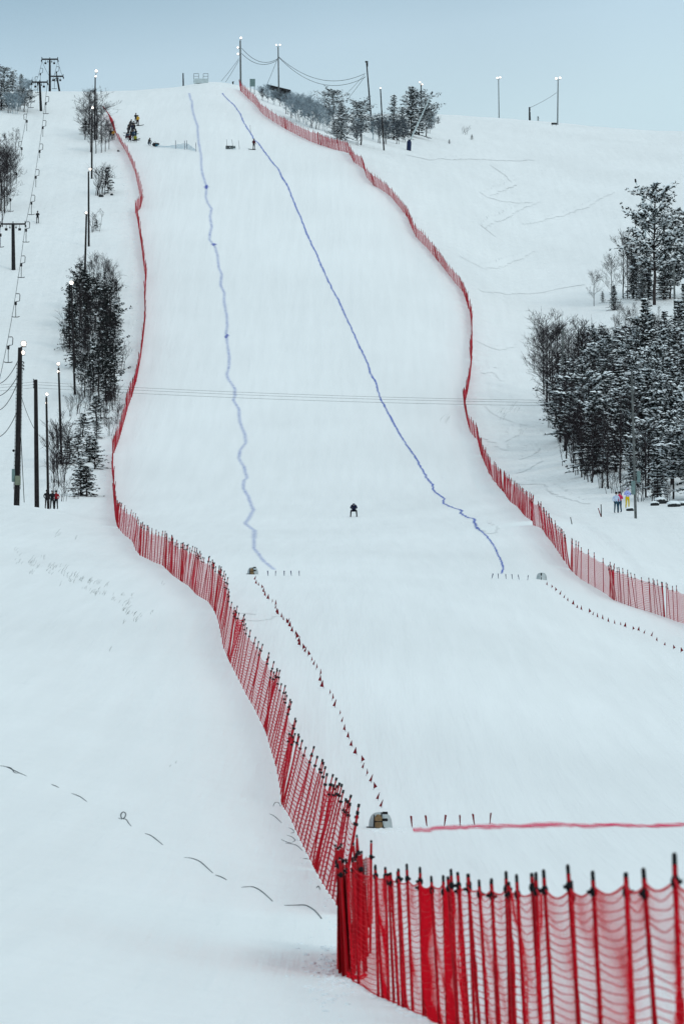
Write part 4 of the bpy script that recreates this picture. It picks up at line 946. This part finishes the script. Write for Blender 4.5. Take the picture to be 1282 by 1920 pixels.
# ------------------------------------------------------------------ people
def jacket_mats(j, p, s_=(0.35, .22, .16), g=(0.02, .02, .025)):
    k = 'c%d' % len(bpy.data.materials)
    return [mat('jacket_' + k, j, .8, .15), mat('trousers_' + k, p, .8, .15), mat('skin_' + k, s_, .6, .05), mat('glove_' + k, g, .7, .1)]
def person(loc, rz, pose, jk, tr, label, head=(0.02, .02, .025), skis=None, poles=False, group=None, scale=1.0):
    # joints: name -> (position, radius, region)   x = right, -y = facing
    J = {}
    def j(n, p, r, reg): J[n] = (Vector(p), r, reg)
    if pose == 'tuck': hip = (0, .18, .62); ch = (0, -.12, .88); nk = (0, -.30, 1.0); hd = (0, -.40, 1.03); kn = lambda s: (s * .24, -.22, .48); ft = lambda s: (s * .27, .0, .10); el = lambda s: (s * .30, -.30, .72); wr = lambda s: (s * .16, -.52, .72)
    elif pose == 'crouch': hip = (0, .15, .42); ch = (0, -.05, .75); nk = (0, -.12, .95); hd = (0, -.16, 1.06); kn = lambda s: (s * .18, -.30, .50); ft = lambda s: (s * .16, .02, .10); el = lambda s: (s * .26, -.22, .62); wr = lambda s: (s * .2, -.42, .55)
    elif pose == 'ride': hip = (0, .02, .92); ch = (0, .02, 1.22); nk = (0, .0, 1.46); hd = (0, -.02, 1.60); kn = lambda s: (s * .12, -.06, .50); ft = lambda s: (s * .13, .02, .10); el = lambda s: (s * .25, -.05, 1.12); wr = lambda s: (s * .10 - .15, -.25, 1.2)
    else: hip = (0, .0, .93); ch = (0, .0, 1.24); nk = (0, .0, 1.47); hd = (0, -.02, 1.61); kn = lambda s: (s * .12, -.03, .50); ft = lambda s: (s * .14, .03, .10); el = lambda s: (s * .29, .03, 1.14); wr = (lambda s: (s * .24, -.16, .95)) if pose == 'stand' else (lambda s: (s * .16, -.32, 1.22))
    j('hip', hip, .155, 1); j('waist', Vector(hip).lerp(Vector(ch), .5), .145, 0); j('chest', ch, .17, 0); j('neck', nk, .07, 0); j('head', hd, .105, 2)
    j('crown', Vector(hd) + (Vector(hd) - Vector(nk)).normalized() * .11, .085, 2); j('nose', Vector(hd) + Vector((0, -.115, -.01)), .018, 2)
    E = [('hip', 'waist'), ('waist', 'chest'), ('chest', 'neck'), ('neck', 'head'), ('head', 'crown'), ('head', 'nose')]
    for s, t in ((-1, 'L'), (1, 'R')):
        j('thigh' + t, Vector(hip) + Vector((s * .10, 0, -.06)), .10, 1); j('knee' + t, kn(s), .068, 1); j('ankle' + t, ft(s), .055, 1); j('toe' + t, Vector(ft(s)) + Vector((0, -.18, -.05)), .045, 3)
        sh = Vector(ch) + (Vector(nk) - Vector(ch)) * .7 + Vector((s * .19, 0, 0)); j('sh' + t, sh, .075, 0); j('el' + t, el(s), .052, 0); j('wr' + t, wr(s), .038, 0)
        w = Vector(wr(s)); d = (w - Vector(el(s))).normalized(); j('palm' + t, w + d * .07, .038, 3)
        E += [('hip', 'thigh' + t), ('thigh' + t, 'knee' + t), ('knee' + t, 'ankle' + t), ('ankle' + t, 'toe' + t), ('chest', 'sh' + t), ('sh' + t, 'el' + t), ('el' + t, 'wr' + t), ('wr' + t, 'palm' + t)]
        side = d.cross(Vector((0, -.3, 1))).normalized(); dn = Vector((0, -.35, -.75))
        for f in range(4):
            b0 = w + d * .11 + side * (f - 1.5) * .022; j('f%d%s' % (f, t), b0, .012, 3); j('g%d%s' % (f, t), b0 + (d * .5 + dn * .5).normalized() * (.05, .058, .054, .042)[f], .010, 3); E += [('palm' + t, 'f%d%s' % (f, t)), ('f%d%s' % (f, t), 'g%d%s' % (f, t))]
        j('th' + t, w + d * .06 + side * .05 * -s + Vector((0, -.02, 0)), .013, 3); E.append(('palm' + t, 'th' + t))
    if pose == 'tuck':
        for n_ in J:
            p_, r_, g_ = J[n_]
            if n_[:4] in ('thig', 'knee', 'ankl', 'hip', 'wais', 'ches') or n_[:2] in ('sh', 'el'): J[n_] = (p_, r_ * 1.12, g_)
    names = list(J); me = bpy.data.meshes.new('person_cage'); me.from_pydata([J[n][0] for n in names], [(names.index(a), names.index(b)) for a, b in E], [])
    ob = bpy.data.objects.new('person_cage', me); col.objects.link(ob)
    sk = ob.modifiers.new('skin', 'SKIN'); ob.modifiers.new('sub', 'SUBSURF').levels = 1
    if not me.skin_vertices: pass
    for i, n in enumerate(names): me.skin_vertices[0].data[i].radius = (J[n][1], J[n][1])
    me.skin_vertices[0].data[0].use_root = True
    dg = bpy.context.evaluated_depsgraph_get(); m2 = bpy.data.meshes.new_from_object(ob.evaluated_get(dg)); bpy.data.objects.remove(ob)
    m2.name = 'body'; m2.materials.clear()
    for q in jacket_mats(jk, tr): m2.materials.append(q)
    cs = [J[n][0] for n in names]; rg_ = [J[n][2] for n in names]
    for f in m2.polygons:
        c = f.center; k = min(range(len(cs)), key=lambda i: (cs[i] - c).length_squared); f.material_index = rg_[k]; f.use_smooth = True
    root = empty('person', loc, label, 'person', group, rz=rz, scale=scale); link('body', m2, root)
    H = Vector(hd); up = (H - Vector(nk)).normalized()
    b = MB(); b.blob(H + up * .06 + Vector((0, .012, 0)), (.118, .128, .105), n=10, rough=0); b.obj('helmet' if skis else 'hat', mat('hat_%d' % len(bpy.data.materials), head, .5, .1), root, True)
    b = MB(); b.box(H + Vector((0, -.11, .015)), (.15, .05, .055), bev=1); b.obj('goggles', M['plastic'], root, True)
    if skis:
        for s in (-1, 1):
            f = Vector(ft(s)); b = MB(); l = 1.15 if pose == 'tuck' else .95; pp = [f + Vector((0, l * .8, -.085)), f + Vector((0, 0, -.09)), f + Vector((0, -l, -.085)), f + Vector((0, -l - .2, -.02))]
            if skis == 'side': pp = [f + Vector((-.85, 0, -.085)), f + Vector((0, 0, -.09)), f + Vector((.85, 0, -.085)), f + Vector((1.0, 0, -.03))]
            b.tube(pp, .05, 4); me_ = b.mesh('ski', M['black']); o = link('ski', me_, root); o.scale = (1, 1, 1)
            b = MB(); b.box(f + Vector((0, -.04, -.03)), (.12, .32, .14), bev=1); b.obj('ski_boot', M['plastic'], root)
    if poles:
        for s, t in ((-1, 'L'), (1, 'R')):
            w = Vector(wr(s)); b = MB(); e_ = w + Vector((s * .08, .35 if pose == 'tuck' else -.1, -.85)); 
            if pose == 'tuck': e_ = w + Vector((s * .1, 1.0, -.1))
            b.tube([w + Vector((0, -.05, .05)), e_], .014, 5); b.tube([e_, e_ + Vector((0, 0, .02))], .05, 6); b.obj('ski_pole', M['black'], root)
    return root
PI = math.pi
def P_(u, v): p = at(u, v); p.z += .02; return p
navy, blk, dk = (0.01, .015, .05), (0.008, .008, .01), (0.02, .02, .025)
person(P_(663, 969), 0, 'tuck', navy, (0.01, .012, .02), 'speed skier in a dark navy suit tucking down the middle of the piste', head=(.10, .11, .14), skis='along', poles=True, scale=1.0)
person(P_(71, 418), PI, 'ride', blk, blk, 'person in black riding up the drag lift on skis', head=blk, skis='along')
person(P_(476, 281), .6, 'stand', (0.06, .008, .012), blk, 'person in dark clothes standing across the slope on skis by the right dye line', head=blk, skis='side')
GRP = 'people gathered at the top left of the piste'
for (u, v, rz, ps, jk, tr, lb) in ((255, 232, .5, 'hold', blk, dk, 'person in black at the top of the gathered group, half behind the yellow jacket'),
    (259, 236, -.6, 'stand', (.55, .33, .02), (.03, .008, .01), 'person in a yellow jacket and dark trousers at the top right of the group'),
    (249, 241, .9, 'crouch', blk, blk, 'person in black bending down just left of the yellow jacket'), (245, 238, 1.0, 'crouch', dk, dk, 'person in dark grey crouching at the upper left of the group'),
    (243, 250, .3, 'stand', blk, blk, 'person in black in the middle of the group'), (248, 252, -.4, 'hold', (0.015, .02, .04), blk, 'person in dark blue grey near the middle of the group'),
    (238, 262, .8, 'crouch', (.02, .04, .07), (.05, .01, .02), 'person crouching at the lower left of the group in blue grey'), (244, 266, .1, 'crouch', (.05, .01, .015), blk, 'person in dark red sitting at the bottom of the group'),
    (251, 264, -.5, 'stand', (.02, .05, .09), (.02, .03, .06), 'person in a teal blue jacket at the right of the group'), (255, 262, -.9, 'hold', blk, (.01, .05, .08), 'person in black with blue trousers at the far right of the group'),
    (247, 258, .2, 'crouch', blk, blk, 'person in black crouching in the tight lower middle of the group'), (252, 246, -.3, 'crouch', blk, dk, 'person in black bending forward just under the yellow jacket'), (241, 256, .7, 'stand', dk, blk, 'person in dark clothes at the left rim of the group'),
    (254, 267, 0, 'crouch', (.25, .26, .03), blk, 'person in a yellow green top kneeling at the lower right of the group')):
    person(P_(u, v), rz, ps, jk, tr, lb, skis='side' if ps != 'crouch' else None, group=GRP)
person(P_(208, 262), .3, 'stand', blk, blk, 'person in black left of the fence beside the yellow jacketed one', group='people left of the upper fence')
person(P_(213, 263), -.2, 'stand', (.40, .20, .02), (.05, .03, .02), 'person in an orange yellow jacket left of the upper fence', group='people left of the upper fence')
person(P_(280, 273), .8, 'crouch', blk, (.02, .04, .07), 'person bending over at the left end of the blue netting', group='people at the blue netting')
b_ = P_(291, 275); root = empty('equipment_bag', b_, 'black gear bag lying at the left end of the blue netting', 'bag'); b = MB(); b.blob((0, 0, .3), (.5, .3, .3)); b.blob((.45, 0, .4), (.25, .2, .2)); b.obj('bag', M['plastic'], root, True); b = MB(); b.tube([(-.3, -.25, .45), (0, -.3, .75), (.3, -.25, .45)], .03); b.obj('strap', M['black'], root)
for (u, rz, ps, jk, tr, lb, hd) in ((88.5, .4, 'stand', blk, blk, 'onlooker in black at the foot of the slim lamp post', blk), (98.5, 0, 'hold', (.012, .01, .012), blk, 'onlooker in black standing between the lamp post and the red jacket', (.3, .3, .32)), (106, -.3, 'stand', (.22, .01, .015), blk, 'onlooker in a red jacket right of the two in black at left', blk)):
    person(atY(u, 515) + Vector((0, 0, .1)), rz, ps, jk, tr, lb, head=hd, group='onlookers at the foot of the left lamp post')
for (u, v, rz, ps, jk, tr, lb, hd) in ((1154.5, 963, .2, 'stand', (.42, .52, .68), (.02, .06, .09), 'onlooker in a pale blue jacket and dark teal trousers before the grove', blk), (1161, 962, -.6, 'hold', (.55, .03, .11), (.02, .05, .09), 'onlooker in a bright pink red jacket before the grove', (.05, .02, .03)), (1175.5, 954, .4, 'hold', (.36, .42, .75), (.55, .42, .01), 'onlooker in a pale lilac jacket and yellow trousers half hidden by branches', (.6, .62, .7))):
    person(P_(u, v), rz, ps, jk, tr, lb, head=hd, group='onlookers before the right grove')

# ------------------------------------------------------------------ flags, stakes, timing pits
def flag_meshes(kind, seed, h, wd, mt, tri):
    rnd = random.Random(seed); b = MB(); lean = rnd.uniform(-.25, .25); b.tube([(0, 0, -.05), (lean * h, 0, h)], .006 if tri else .010, 4); st = b.mesh('stake', M['black'] if tri else mt)
    b = MB(); n = 4; d = rnd.choice((-1, 1)); th = .012
    if tri:
        w_ = wd * rnd.uniform(.5, 1.1); top = (lean * h, 0, h); pts = [top, (lean * h * .2 + d * w_, 0, h * rnd.uniform(.1, .4)), (lean * h * .2, 0, h * .15)]
    else:
        w_ = wd; pts = [(lean * h - w_ * .4, 0, h), (lean * h + w_ * .9 * d, 0, h * .97), (lean * h * .3 + w_ * .3, 0, h * .1), (lean * .3 * h - w_ * .3, 0, h * .1)]
    f = [(p[0], -th - .01 * math.sin(i * 2), p[2]) for i, p in enumerate(pts)]; k = [(p[0], th, p[2]) for p in pts]; m_ = len(pts)
    b.add(f + k, [tuple(range(m_)), tuple(range(2 * m_ - 1, m_ - 1, -1))] + [(i, (i + 1) % m_, m_ + (i + 1) % m_, m_ + i) for i in range(m_)])
    return st, b.mesh('flag', mt)
PEN = [flag_meshes('p', i, .24, .12, M['redflag'], True) for i in range(6)]
FL = [(478,1084),(482,1092),(486,1095),(490,1100),(496,1108),(499,1115),(505,1121),(509.5,1126.5),(515,1133),(516.5,1138),(521,1147),(523,1150),(530,1155.5),(533,1160),(536.5,1164.5),(540,1166),(546,1173),(550,1182),(552.5,1188),(554.5,1194.5),(559.6,1201),(564,1208),(567,1215),(572,1220),(577,1227),(583,1237),(588,1244),(592,1252),(599,1263.5),(603,1275),(607,1287),(617,1299),(622,1310),(627,1323),(636,1337),(641,1351),(648,1368),(655,1382),(661,1397),(669,1412),(677,1426),(680,1438),(686,1451),(695,1464),(700,1477),(708,1497),(714,1511)]
FR = [(1026,1094),(1033,1099),(1040,1105),(1049.5,1112),(1057,1118),(1065,1124),(1076,1131),(1083,1137),(1091,1141),(1103,1146),(1111,1150),(1121,1155),(1131,1158.5),(1141.5,1163.6),(1153,1167),(1164,1169),(1173.5,1173),(1185,1178),(1198.5,1180),(1207,1185),(1221,1190),(1232,1199),(1247,1207),(1261,1214),(1275,1220)]
frnd = random.Random(3)
for L_, lb, gr in ((FL, 'tiny dark red pennant in the dotted row curving down to the lower timing pit', 'pennants of the left dotted row'), (FR, 'tiny dark red pennant in the dotted row leaving the right timing pit', 'pennants of the right dotted row')):
    for (u, v) in L_:
        p = at(u, v + 4); r = empty('pennant', p, lb, 'pennant', gr, rz=frnd.uniform(-.5, .5), scale=frnd.uniform(.8, 1.25) * (.9 if p.y < 200 else 1.05)); m_ = frnd.choice(PEN)
        link('stake', m_[0], r); link('flag', m_[1], r)
for (pts, mt, h, wd, lb, gr, nth) in (
    ([(773,1551),(801,1550),(832,1549),(862,1549),(890,1547),(917,1545)], M['redflag'], .30, .045, 'short red stake, %s of six in the row behind the red finish line', 'red stakes at the finish', 0),
    ([(503,1080),(516,1080),(533,1080),(547,1080),(561,1080)], M['blueflag'], .30, .05, 'short navy stake, %s of five right of the upper left timing pit', 'navy stakes by the left pit', 0),
    ([(921,1085),(934,1085),(948,1086),(960,1086),(973,1087),(988,1088)], M['blueflag'], .30, .05, 'short navy stake, %s of six left of the right timing pit', 'navy stakes by the right pit', 0)):
    for i, (u, v) in enumerate(pts):
        m_ = flag_meshes('s', u, h, wd, mt, False); r = empty('stake_flag', at(u, v), lb % ('first from left', 'second from left', 'third from left', 'fourth from left', 'fifth from left', 'sixth from left')[i], 'stake', gr)
        link('stake', m_[0], r); link('flag', m_[1], r)
def pit(u, v, label, kind):
    p = at(u, v); root = empty('shaded_hollow_block', p, label, 'snow block', 'snow blocks for shaded hollows behind the timing gear')
    b = MB(); vs = []; n = 16
    for (yy, k, zz) in ((.22, 1.0, 1.0), (.26, .93, .95), (.55, .93, .9), (.62, 1.0, .7)):
        for i in range(n + 1):
            a = PI * i / n; c_, s_ = math.cos(a), math.sin(a); q = (abs(c_) ** 3 + abs(s_) ** 3) ** -.333
            vs.append((c_ * q * .31 * k + .03, yy, s_ * q * .48 * zz - .04))
    N1 = n + 1
    b.add(vs, [(r * N1 + i, r * N1 + i + 1, (r + 1) * N1 + i + 1, (r + 1) * N1 + i) for r in range(3) for i in range(n)] + [tuple(range(n, -1, -1)), tuple(range(3 * N1, 4 * N1))])
    b.obj('snow_wall', M['hollow_shade'], root, True)
    g_ = empty('timing_device', p, label.replace('grey snow block', 'timing gear before the grey snow block'), 'timing device', 'timing gear before the snow blocks')
    if kind == 'bag':
        b = MB(); b.box((-.02, .05, .15), (.20, .2, .3), bev=1); b.blob((-.02, .05, .30), (.09, .09, .07)); b.obj('canvas_bag', M['burlap'], g_, True)
        b = MB(); b.box((-.02, .05, .17), (.215, .215, .03), bev=1); b.tube([(-.14, .05, -.02), (-.13, .05, .36)], .02, 5); b.obj('strap', M['black'], g_)
        b = MB(); b.box((.15, 0, .40), (.14, .14, .06), bev=1); b.obj('sensor', M['plastic'], g_); b = MB(); b.box((.15, 0, .22), (.14, .14, .07), bev=1); b.obj('sensor', M['plastic'], g_)
        b = MB(); b.tube([(.06, 0, .0), (.06, 0, .42)], .02, 5); b.tube([(.12, .05, -.02), (.02, 0, .30)], .02, 5); b.tube([(-.34, -.02, .03), (.15, -.02, .0)], .018, 5); b.obj('stand', M['black'], g_)
    else:
        b = MB(); b.tube([(0, 0, -.02), (0, 0, .40)], .022, 6); b.obj('stand', M['black'], g_); b = MB(); b.box((0, -.03, .33), (.08, .08, .1), bev=1); b.obj('sensor', M['plastic'], g_)
        b = MB(); b.box((0, -.03, .18), (.06, .06, .06), bev=1); b.obj('sensor', M['glass_grey'], g_)
M['hollow_shade'] = mat('shaded_snow', (0.46, .53, .55), .7, .08, 5)  # grey paints the shade of a hollow cut in the snow
pit(473, 1077, 'grey snow block for the shaded hollow at the head of the left pennant row', 'bag')
pit(711, 1553, 'grey snow block for the shaded hollow at the bottom, left of the finish line', 'bag')
pit(1014, 1087, 'grey snow block for the shaded hollow at the head of the right pennant row', 'stick')
# sign, small stakes and blue netting up on the piste
p = at(432.5, 280); s = 1 / ppm(p.y); root = empty('banner', p, 'small low banner with bold dark lettering across the upper piste', 'banner')
b = MB(); b.box((0, 0, 3.6 * s), (19 * s, .05, 6.6 * s)); b.obj('cloth', M['ply'], root)
tcu = bpy.data.curves.new('lettering', 'FONT'); tcu.body = 'EIDS+'; tcu.size = 7.6 * s; tcu.extrude = .01; tcu.offset = .03; tcu.align_x = 'CENTER'; tcu.align_y = 'CENTER'
to = bpy.data.objects.new('t', tcu); col.objects.link(to); tm = bpy.data.meshes.new_from_object(to.evaluated_get(bpy.context.evaluated_depsgraph_get())); bpy.data.objects.remove(to)
tm.name = 'lettering'; tm.materials.clear(); tm.materials.append(M['plastic']); link('lettering', tm, root, (0, -.05, 3.6 * s), (PI / 2, 0, 0), (.93, 1, 1))
def rod(u0, v0, u1, v1, rad, mt, label, group=None, cat='stake'):
    p = at(u1, v1); t_ = pix(u0, v0, p.y) - p; b = MB(); b.tube([-t_.normalized() * .1, t_], [rad, rad * .8], 6); b.tube([t_, t_ + t_.normalized() * .04], rad * 1.3, 6); return tag(b.obj('slope_stake', mt, loc=p), label, cat, group)
for (u0, v0, u1, v1, lb) in ((425,262,426,279,'left one of the three thin rods at the small banner'),(435,262,437,279,'middle one of the three thin rods at the small banner'),(447.5,264,449,280,'right one of the three thin rods at the small banner'),(469,235,470,250,'thin rod on the right dye line above the standing skier')): rod(u0, v0, u1, v1, .03, M['hut'], lb, 'thin rods on the upper piste')
rod(1069, 971, 1071.5, 983, .035, M['hut'], 'lone thin black stake on the snow right of the fence'); 
rod(1126, 947, 1126.5, 969, .045, M['hut'], 'upright dark pole of the crossed pair left of the onlookers', 'crossed poles'); rod(1121, 954, 1126, 969, .04, M['redflag'], 'slanting red pole of the crossed pair left of the onlookers', 'crossed poles')
# blue net
pa_ = [at(u, v) for u, v in ((292, 276), (310, 277), (330, 278.5), (351, 280), (368, 284))]; root = empty('blue_net', pa_[0], 'short sagging blue netting with dark posts left of the pale dye line', 'safety net')
hp = [.35, .2, 1.05, 1.15, 1.0]; vs = []; uv = []; fs = []
for i, p in enumerate(pa_):
    for k, h in enumerate((0.03, (.5, .25, .6, 1.0, .3)[i])): vs.append(p - pa_[0] + Vector((0, 0, h))); uv.append((i * 1.5, h))
for i in range(len(pa_) - 1): fs.append((2 * i, 2 * i + 2, 2 * i + 3, 2 * i + 1))
me = bpy.data.meshes.new('net'); me.from_pydata(vs, [], fs); me.materials.append(M['tealnet']); ul = me.uv_layers.new(name='UVMap')
for l in me.loops: ul.data[l.index].uv = uv[l.vertex_index]
link('net', me, root)
for p, h in ((pa_[2], 1.3), (pa_[3], 1.4), (pa_[3] + Vector((-.35, 0, 0)), 1.4), (pa_[4], 1.4)): b = MB(); q = p - pa_[0]; b.tube([q - Vector((0, 0, .1)), q + Vector((-.05, 0, h))], .04, 5); b.obj('post', M['bluebox'], root)

# ------------------------------------------------------------------ black cables half buried in the snow, lower left
HS = [([(0,1436),(12,1438),(25,1444),(38,1450),(50,1455)],'leftmost thick strand of the half buried black cable'),([(14,1438),(22,1441),(28,1449),(36,1450)],'short loop of cable at the left edge'),
 ([(97,1471),(104,1474),(111,1477)],'very short piece of black cable surfacing right of the left edge loop'),([(135,1488),(150,1494),(163,1503)],'faint cable piece left of the small ring'),
 ([(222,1534),(228,1536),(234,1533),(236,1526),(231,1523),(227,1528),(229,1535),(237,1537),(241,1543),(246,1549)],'small ring of black cable standing out of the snow'),
 ([(272,1563),(283,1567),(294,1575),(305,1584)],'cable piece just right of the small ring'),([(345,1608),(360,1610),(375,1616),(388,1627),(399,1637)],'long arched cable piece in the middle of the lower left snow'),
 ([(404,1641),(415,1645),(425,1650)],'short cable piece following the long arched one'),([(453,1664),(470,1663),(483,1667),(497,1677),(511,1690)],'arched cable piece below the fence loops'),
 ([(533,1698),(550,1698),(572,1698),(586,1705),(595,1713),(603,1723)],'rightmost long cable piece curving towards the net bundle')]
def ground_hose(px, rad, label, group, arch=0.0):
    P = [at(*q) for q in px]
    # thicken the path with a smooth curve
    pts = []
    for i in range(len(P) - 1):
        p0 = P[max(i - 1, 0)]; p1 = P[i]; p2 = P[i + 1]; p3 = P[min(i + 2, len(P) - 1)]
        for k in range(5):
            t = k / 5; q = 0.5 * ((2 * p1) + (p2 - p0) * t + (2 * p0 - 5 * p1 + 4 * p2 - p3) * t * t + (3 * p1 - p0 - 3 * p2 + p3) * t ** 3); pts.append(q)
    pts.append(P[-1]); n = len(pts)
    for i, q in enumerate(pts): q.z = float(height(q.x, q.y)) + rad * .9 * math.sin(math.pi * i / (n - 1)) + arch * math.sin(math.pi * i / (n - 1)) - rad * .3
    b = MB(); b.tube([q - pts[0] for q in pts], rad, 6); return tag(b.obj('black_cable', M['hose'], loc=pts[0]), label, 'cable', group)
for px_, lb in HS: ground_hose(px_, .012, lb, 'half buried black cable pieces')
for i, px_ in enumerate(([(512,1512),(516,1505),(523,1506),(526,1512)],[(505,1526),(515,1531),(528,1543)],[(541,1552),(549,1556),(551,1561),(545,1562)],[(538,1566),(548,1570),(553,1576),(548,1579)],[(527,1574),(540,1580),(548,1581)],[(535,1581),(555,1585),(567,1595)],[(573,1600),(580,1601)],[(568,1610),(578,1611)],[(593,1665),(597,1662),(600,1668)])):
    ground_hose(px_, .009, 'thin black loop of cable lying at the foot of the left net fence', 'thin cable loops by the net fence')

# ------------------------------------------------------------------ grass tips and snow crumbs
gr = random.Random(8); b = MB()
def tuft(u, v, n, hpx):
    for _ in range(n):
        p = at(u + gr.gauss(0, 3), v + gr.gauss(0, 2)); h = hpx / ppm(p.y) * gr.uniform(.5, 1.2); d = Vector((gr.uniform(.1, .9), gr.gauss(0, .2), 1)).normalized()
        b.tube([p - Vector((0, 0, .02)), p + d * h * .6, p + d * h + Vector((h * .2, 0, 0))], [.009, .007, .004], 3, cap=False)
for _ in range(46):
    t = gr.random(); u = 30 + 240 * t + gr.gauss(0, 8); v = 1040 + 105 * t + gr.gauss(0, 10); tuft(u, v, gr.randint(1, 4), 7)
for (u, v, n) in ((55,1055,6),(95,1065,6),(140,1080,8),(150,1088,8),(165,1092,6),(230,1145,6),(240,1150,6),(230,1170,3),(105,1005,5),(140,1012,3),(285,1150,2),(305,1097,2),(180,1095,4),(200,1100,3),(320,1437,2),(205,1220,2),(255,1165,4)): tuft(u, v, n, 9)
for (u, v, n) in ((935,775,5),(940,785,6),(958,770,3),(968,772,3),(980,815,2),(835,788,5),(830,793,3)): tuft(u, v, n, 16)
tag(b.obj('dry_grass', M['grass']), 'sparse dry grass tips poking through the snow', 'grass', kind='stuff')
b = MB()
for _ in range(520):
    k = gr.random()
    if k < .4: u, v = gr.gauss(622, 26), gr.gauss(1825, 34); sz = gr.uniform(.015, .05)
    elif k < .5: u = gr.uniform(480, 640); v = np.interp(u, [480, 520, 600, 640], [1390, 1500, 1680, 1760]) + gr.gauss(0, 14); sz = gr.uniform(.01, .04)
    else:
        t = gr.random(); v = 200 + 720 * t; u = np.interp(v, [200, 300, 380, 530, 640, 740, 850, 930], [195, 232, 245, 262, 258, 235, 200, 200]) - abs(gr.gauss(4, 8)); sz = gr.uniform(.03, .12)
    p = at(u, v); b.blob(p + Vector((0, 0, sz * .1)), (sz * gr.uniform(.8, 1.6), sz * gr.uniform(.8, 1.6), sz * .6), seed=gr.random(), n=5, rough=.3)
for _ in range(420):
    k = gr.random()
    if k < .6: u = gr.uniform(655, 860); v = np.interp(u, [655, 703, 735, 790, 860], [1836, 1866, 1880, 1904, 1938]) + gr.gauss(3, 5); sz = gr.uniform(.01, .035)
    elif k < .75: u, v, sz = gr.gauss(711, 24), gr.gauss(1556, 4), gr.uniform(.01, .04)
    else: t = gr.random(); u = 770 + 160 * t; v = 1552 - 5 * t + gr.gauss(0, 3); sz = gr.uniform(.01, .03)
    p = at(u, v); b.blob(p + Vector((0, 0, sz * .1)), (sz * gr.uniform(.8, 2), sz * gr.uniform(.8, 1.8), sz * .6), seed=gr.random(), n=5, rough=.3)
tag(b.obj('snow_crumbs', M['snow_clump']), 'scattered crumbs of broken snow along the fence', 'snow', kind='stuff')
# snow covered rocks and stubs before the right grove
for (u, v, sx, lb) in ((1240,944,.9,'roundest snow covered boulder before the right grove'),(1226,948,.55,'small snow covered boulder left of the round one'),(1262,950,.8,'flat snow covered boulder right of the round one'),(1180,958,.5,'low snow covered log beside the yellow trousered onlooker'),(1278,948,.6,'snow covered boulder at the right edge')):
    p = at(u, v); root = empty('snowy_boulder', p, lb, 'boulder', 'snow covered boulders'); b = MB(); b.blob((0, 0, .1), (sx * .7, sx * .6, sx * .35), n=10, rough=.15, seed=u); b.obj('rock', M['hut'], root, True); b = MB(); b.blob((0, .03, .1 + sx * .22), (sx * .72, sx * .62, sx * .28), n=12, rough=.08, seed=u + 1); b.obj('snow_cap', M['snow_clump'], root, True)
for (u, v, sz, lb) in ((190,366,.5,'dark rock below the many stemmed bush'),(210,363,.35,'dark rock right of the many stemmed bush'),(222,281,.3,'dark stub below the two people left of the fence')):
    p = at(u, v + 3); b = MB(); b.blob((0, 0, .05), (sz * .7, sz * .6, sz * .6), n=9, rough=.25, seed=u); tag(b.obj('rock', M['hut'], loc=p, smooth=True), lb, 'rock')

# ------------------------------------------------------------------ haze
HAZE = 0.00002
hm = bpy.data.materials.new('haze'); hm.use_nodes = True; n = hm.node_tree; n.nodes.clear()
ho = n.nodes.new('ShaderNodeOutputMaterial'); hv = n.nodes.new('ShaderNodeVolumePrincipled'); hv.inputs['Color'].default_value = (.93, .97, 1, 1); hv.inputs['Density'].default_value = HAZE; hv.inputs['Anisotropy'].default_value = 0.2
n.links.new(hv.outputs[0], ho.inputs['Volume'])
if HAZE > 0:
    z0, z1 = float(min(ZT.min(), -4)) - 12, 235.0
    b = MB(); b.box((0, 1190, (z0 + z1) / 2), (7400, 2660, z1 - z0)); tag(b.obj('haze', hm), 'thin cold haze over the slope', 'haze', kind='stuff')
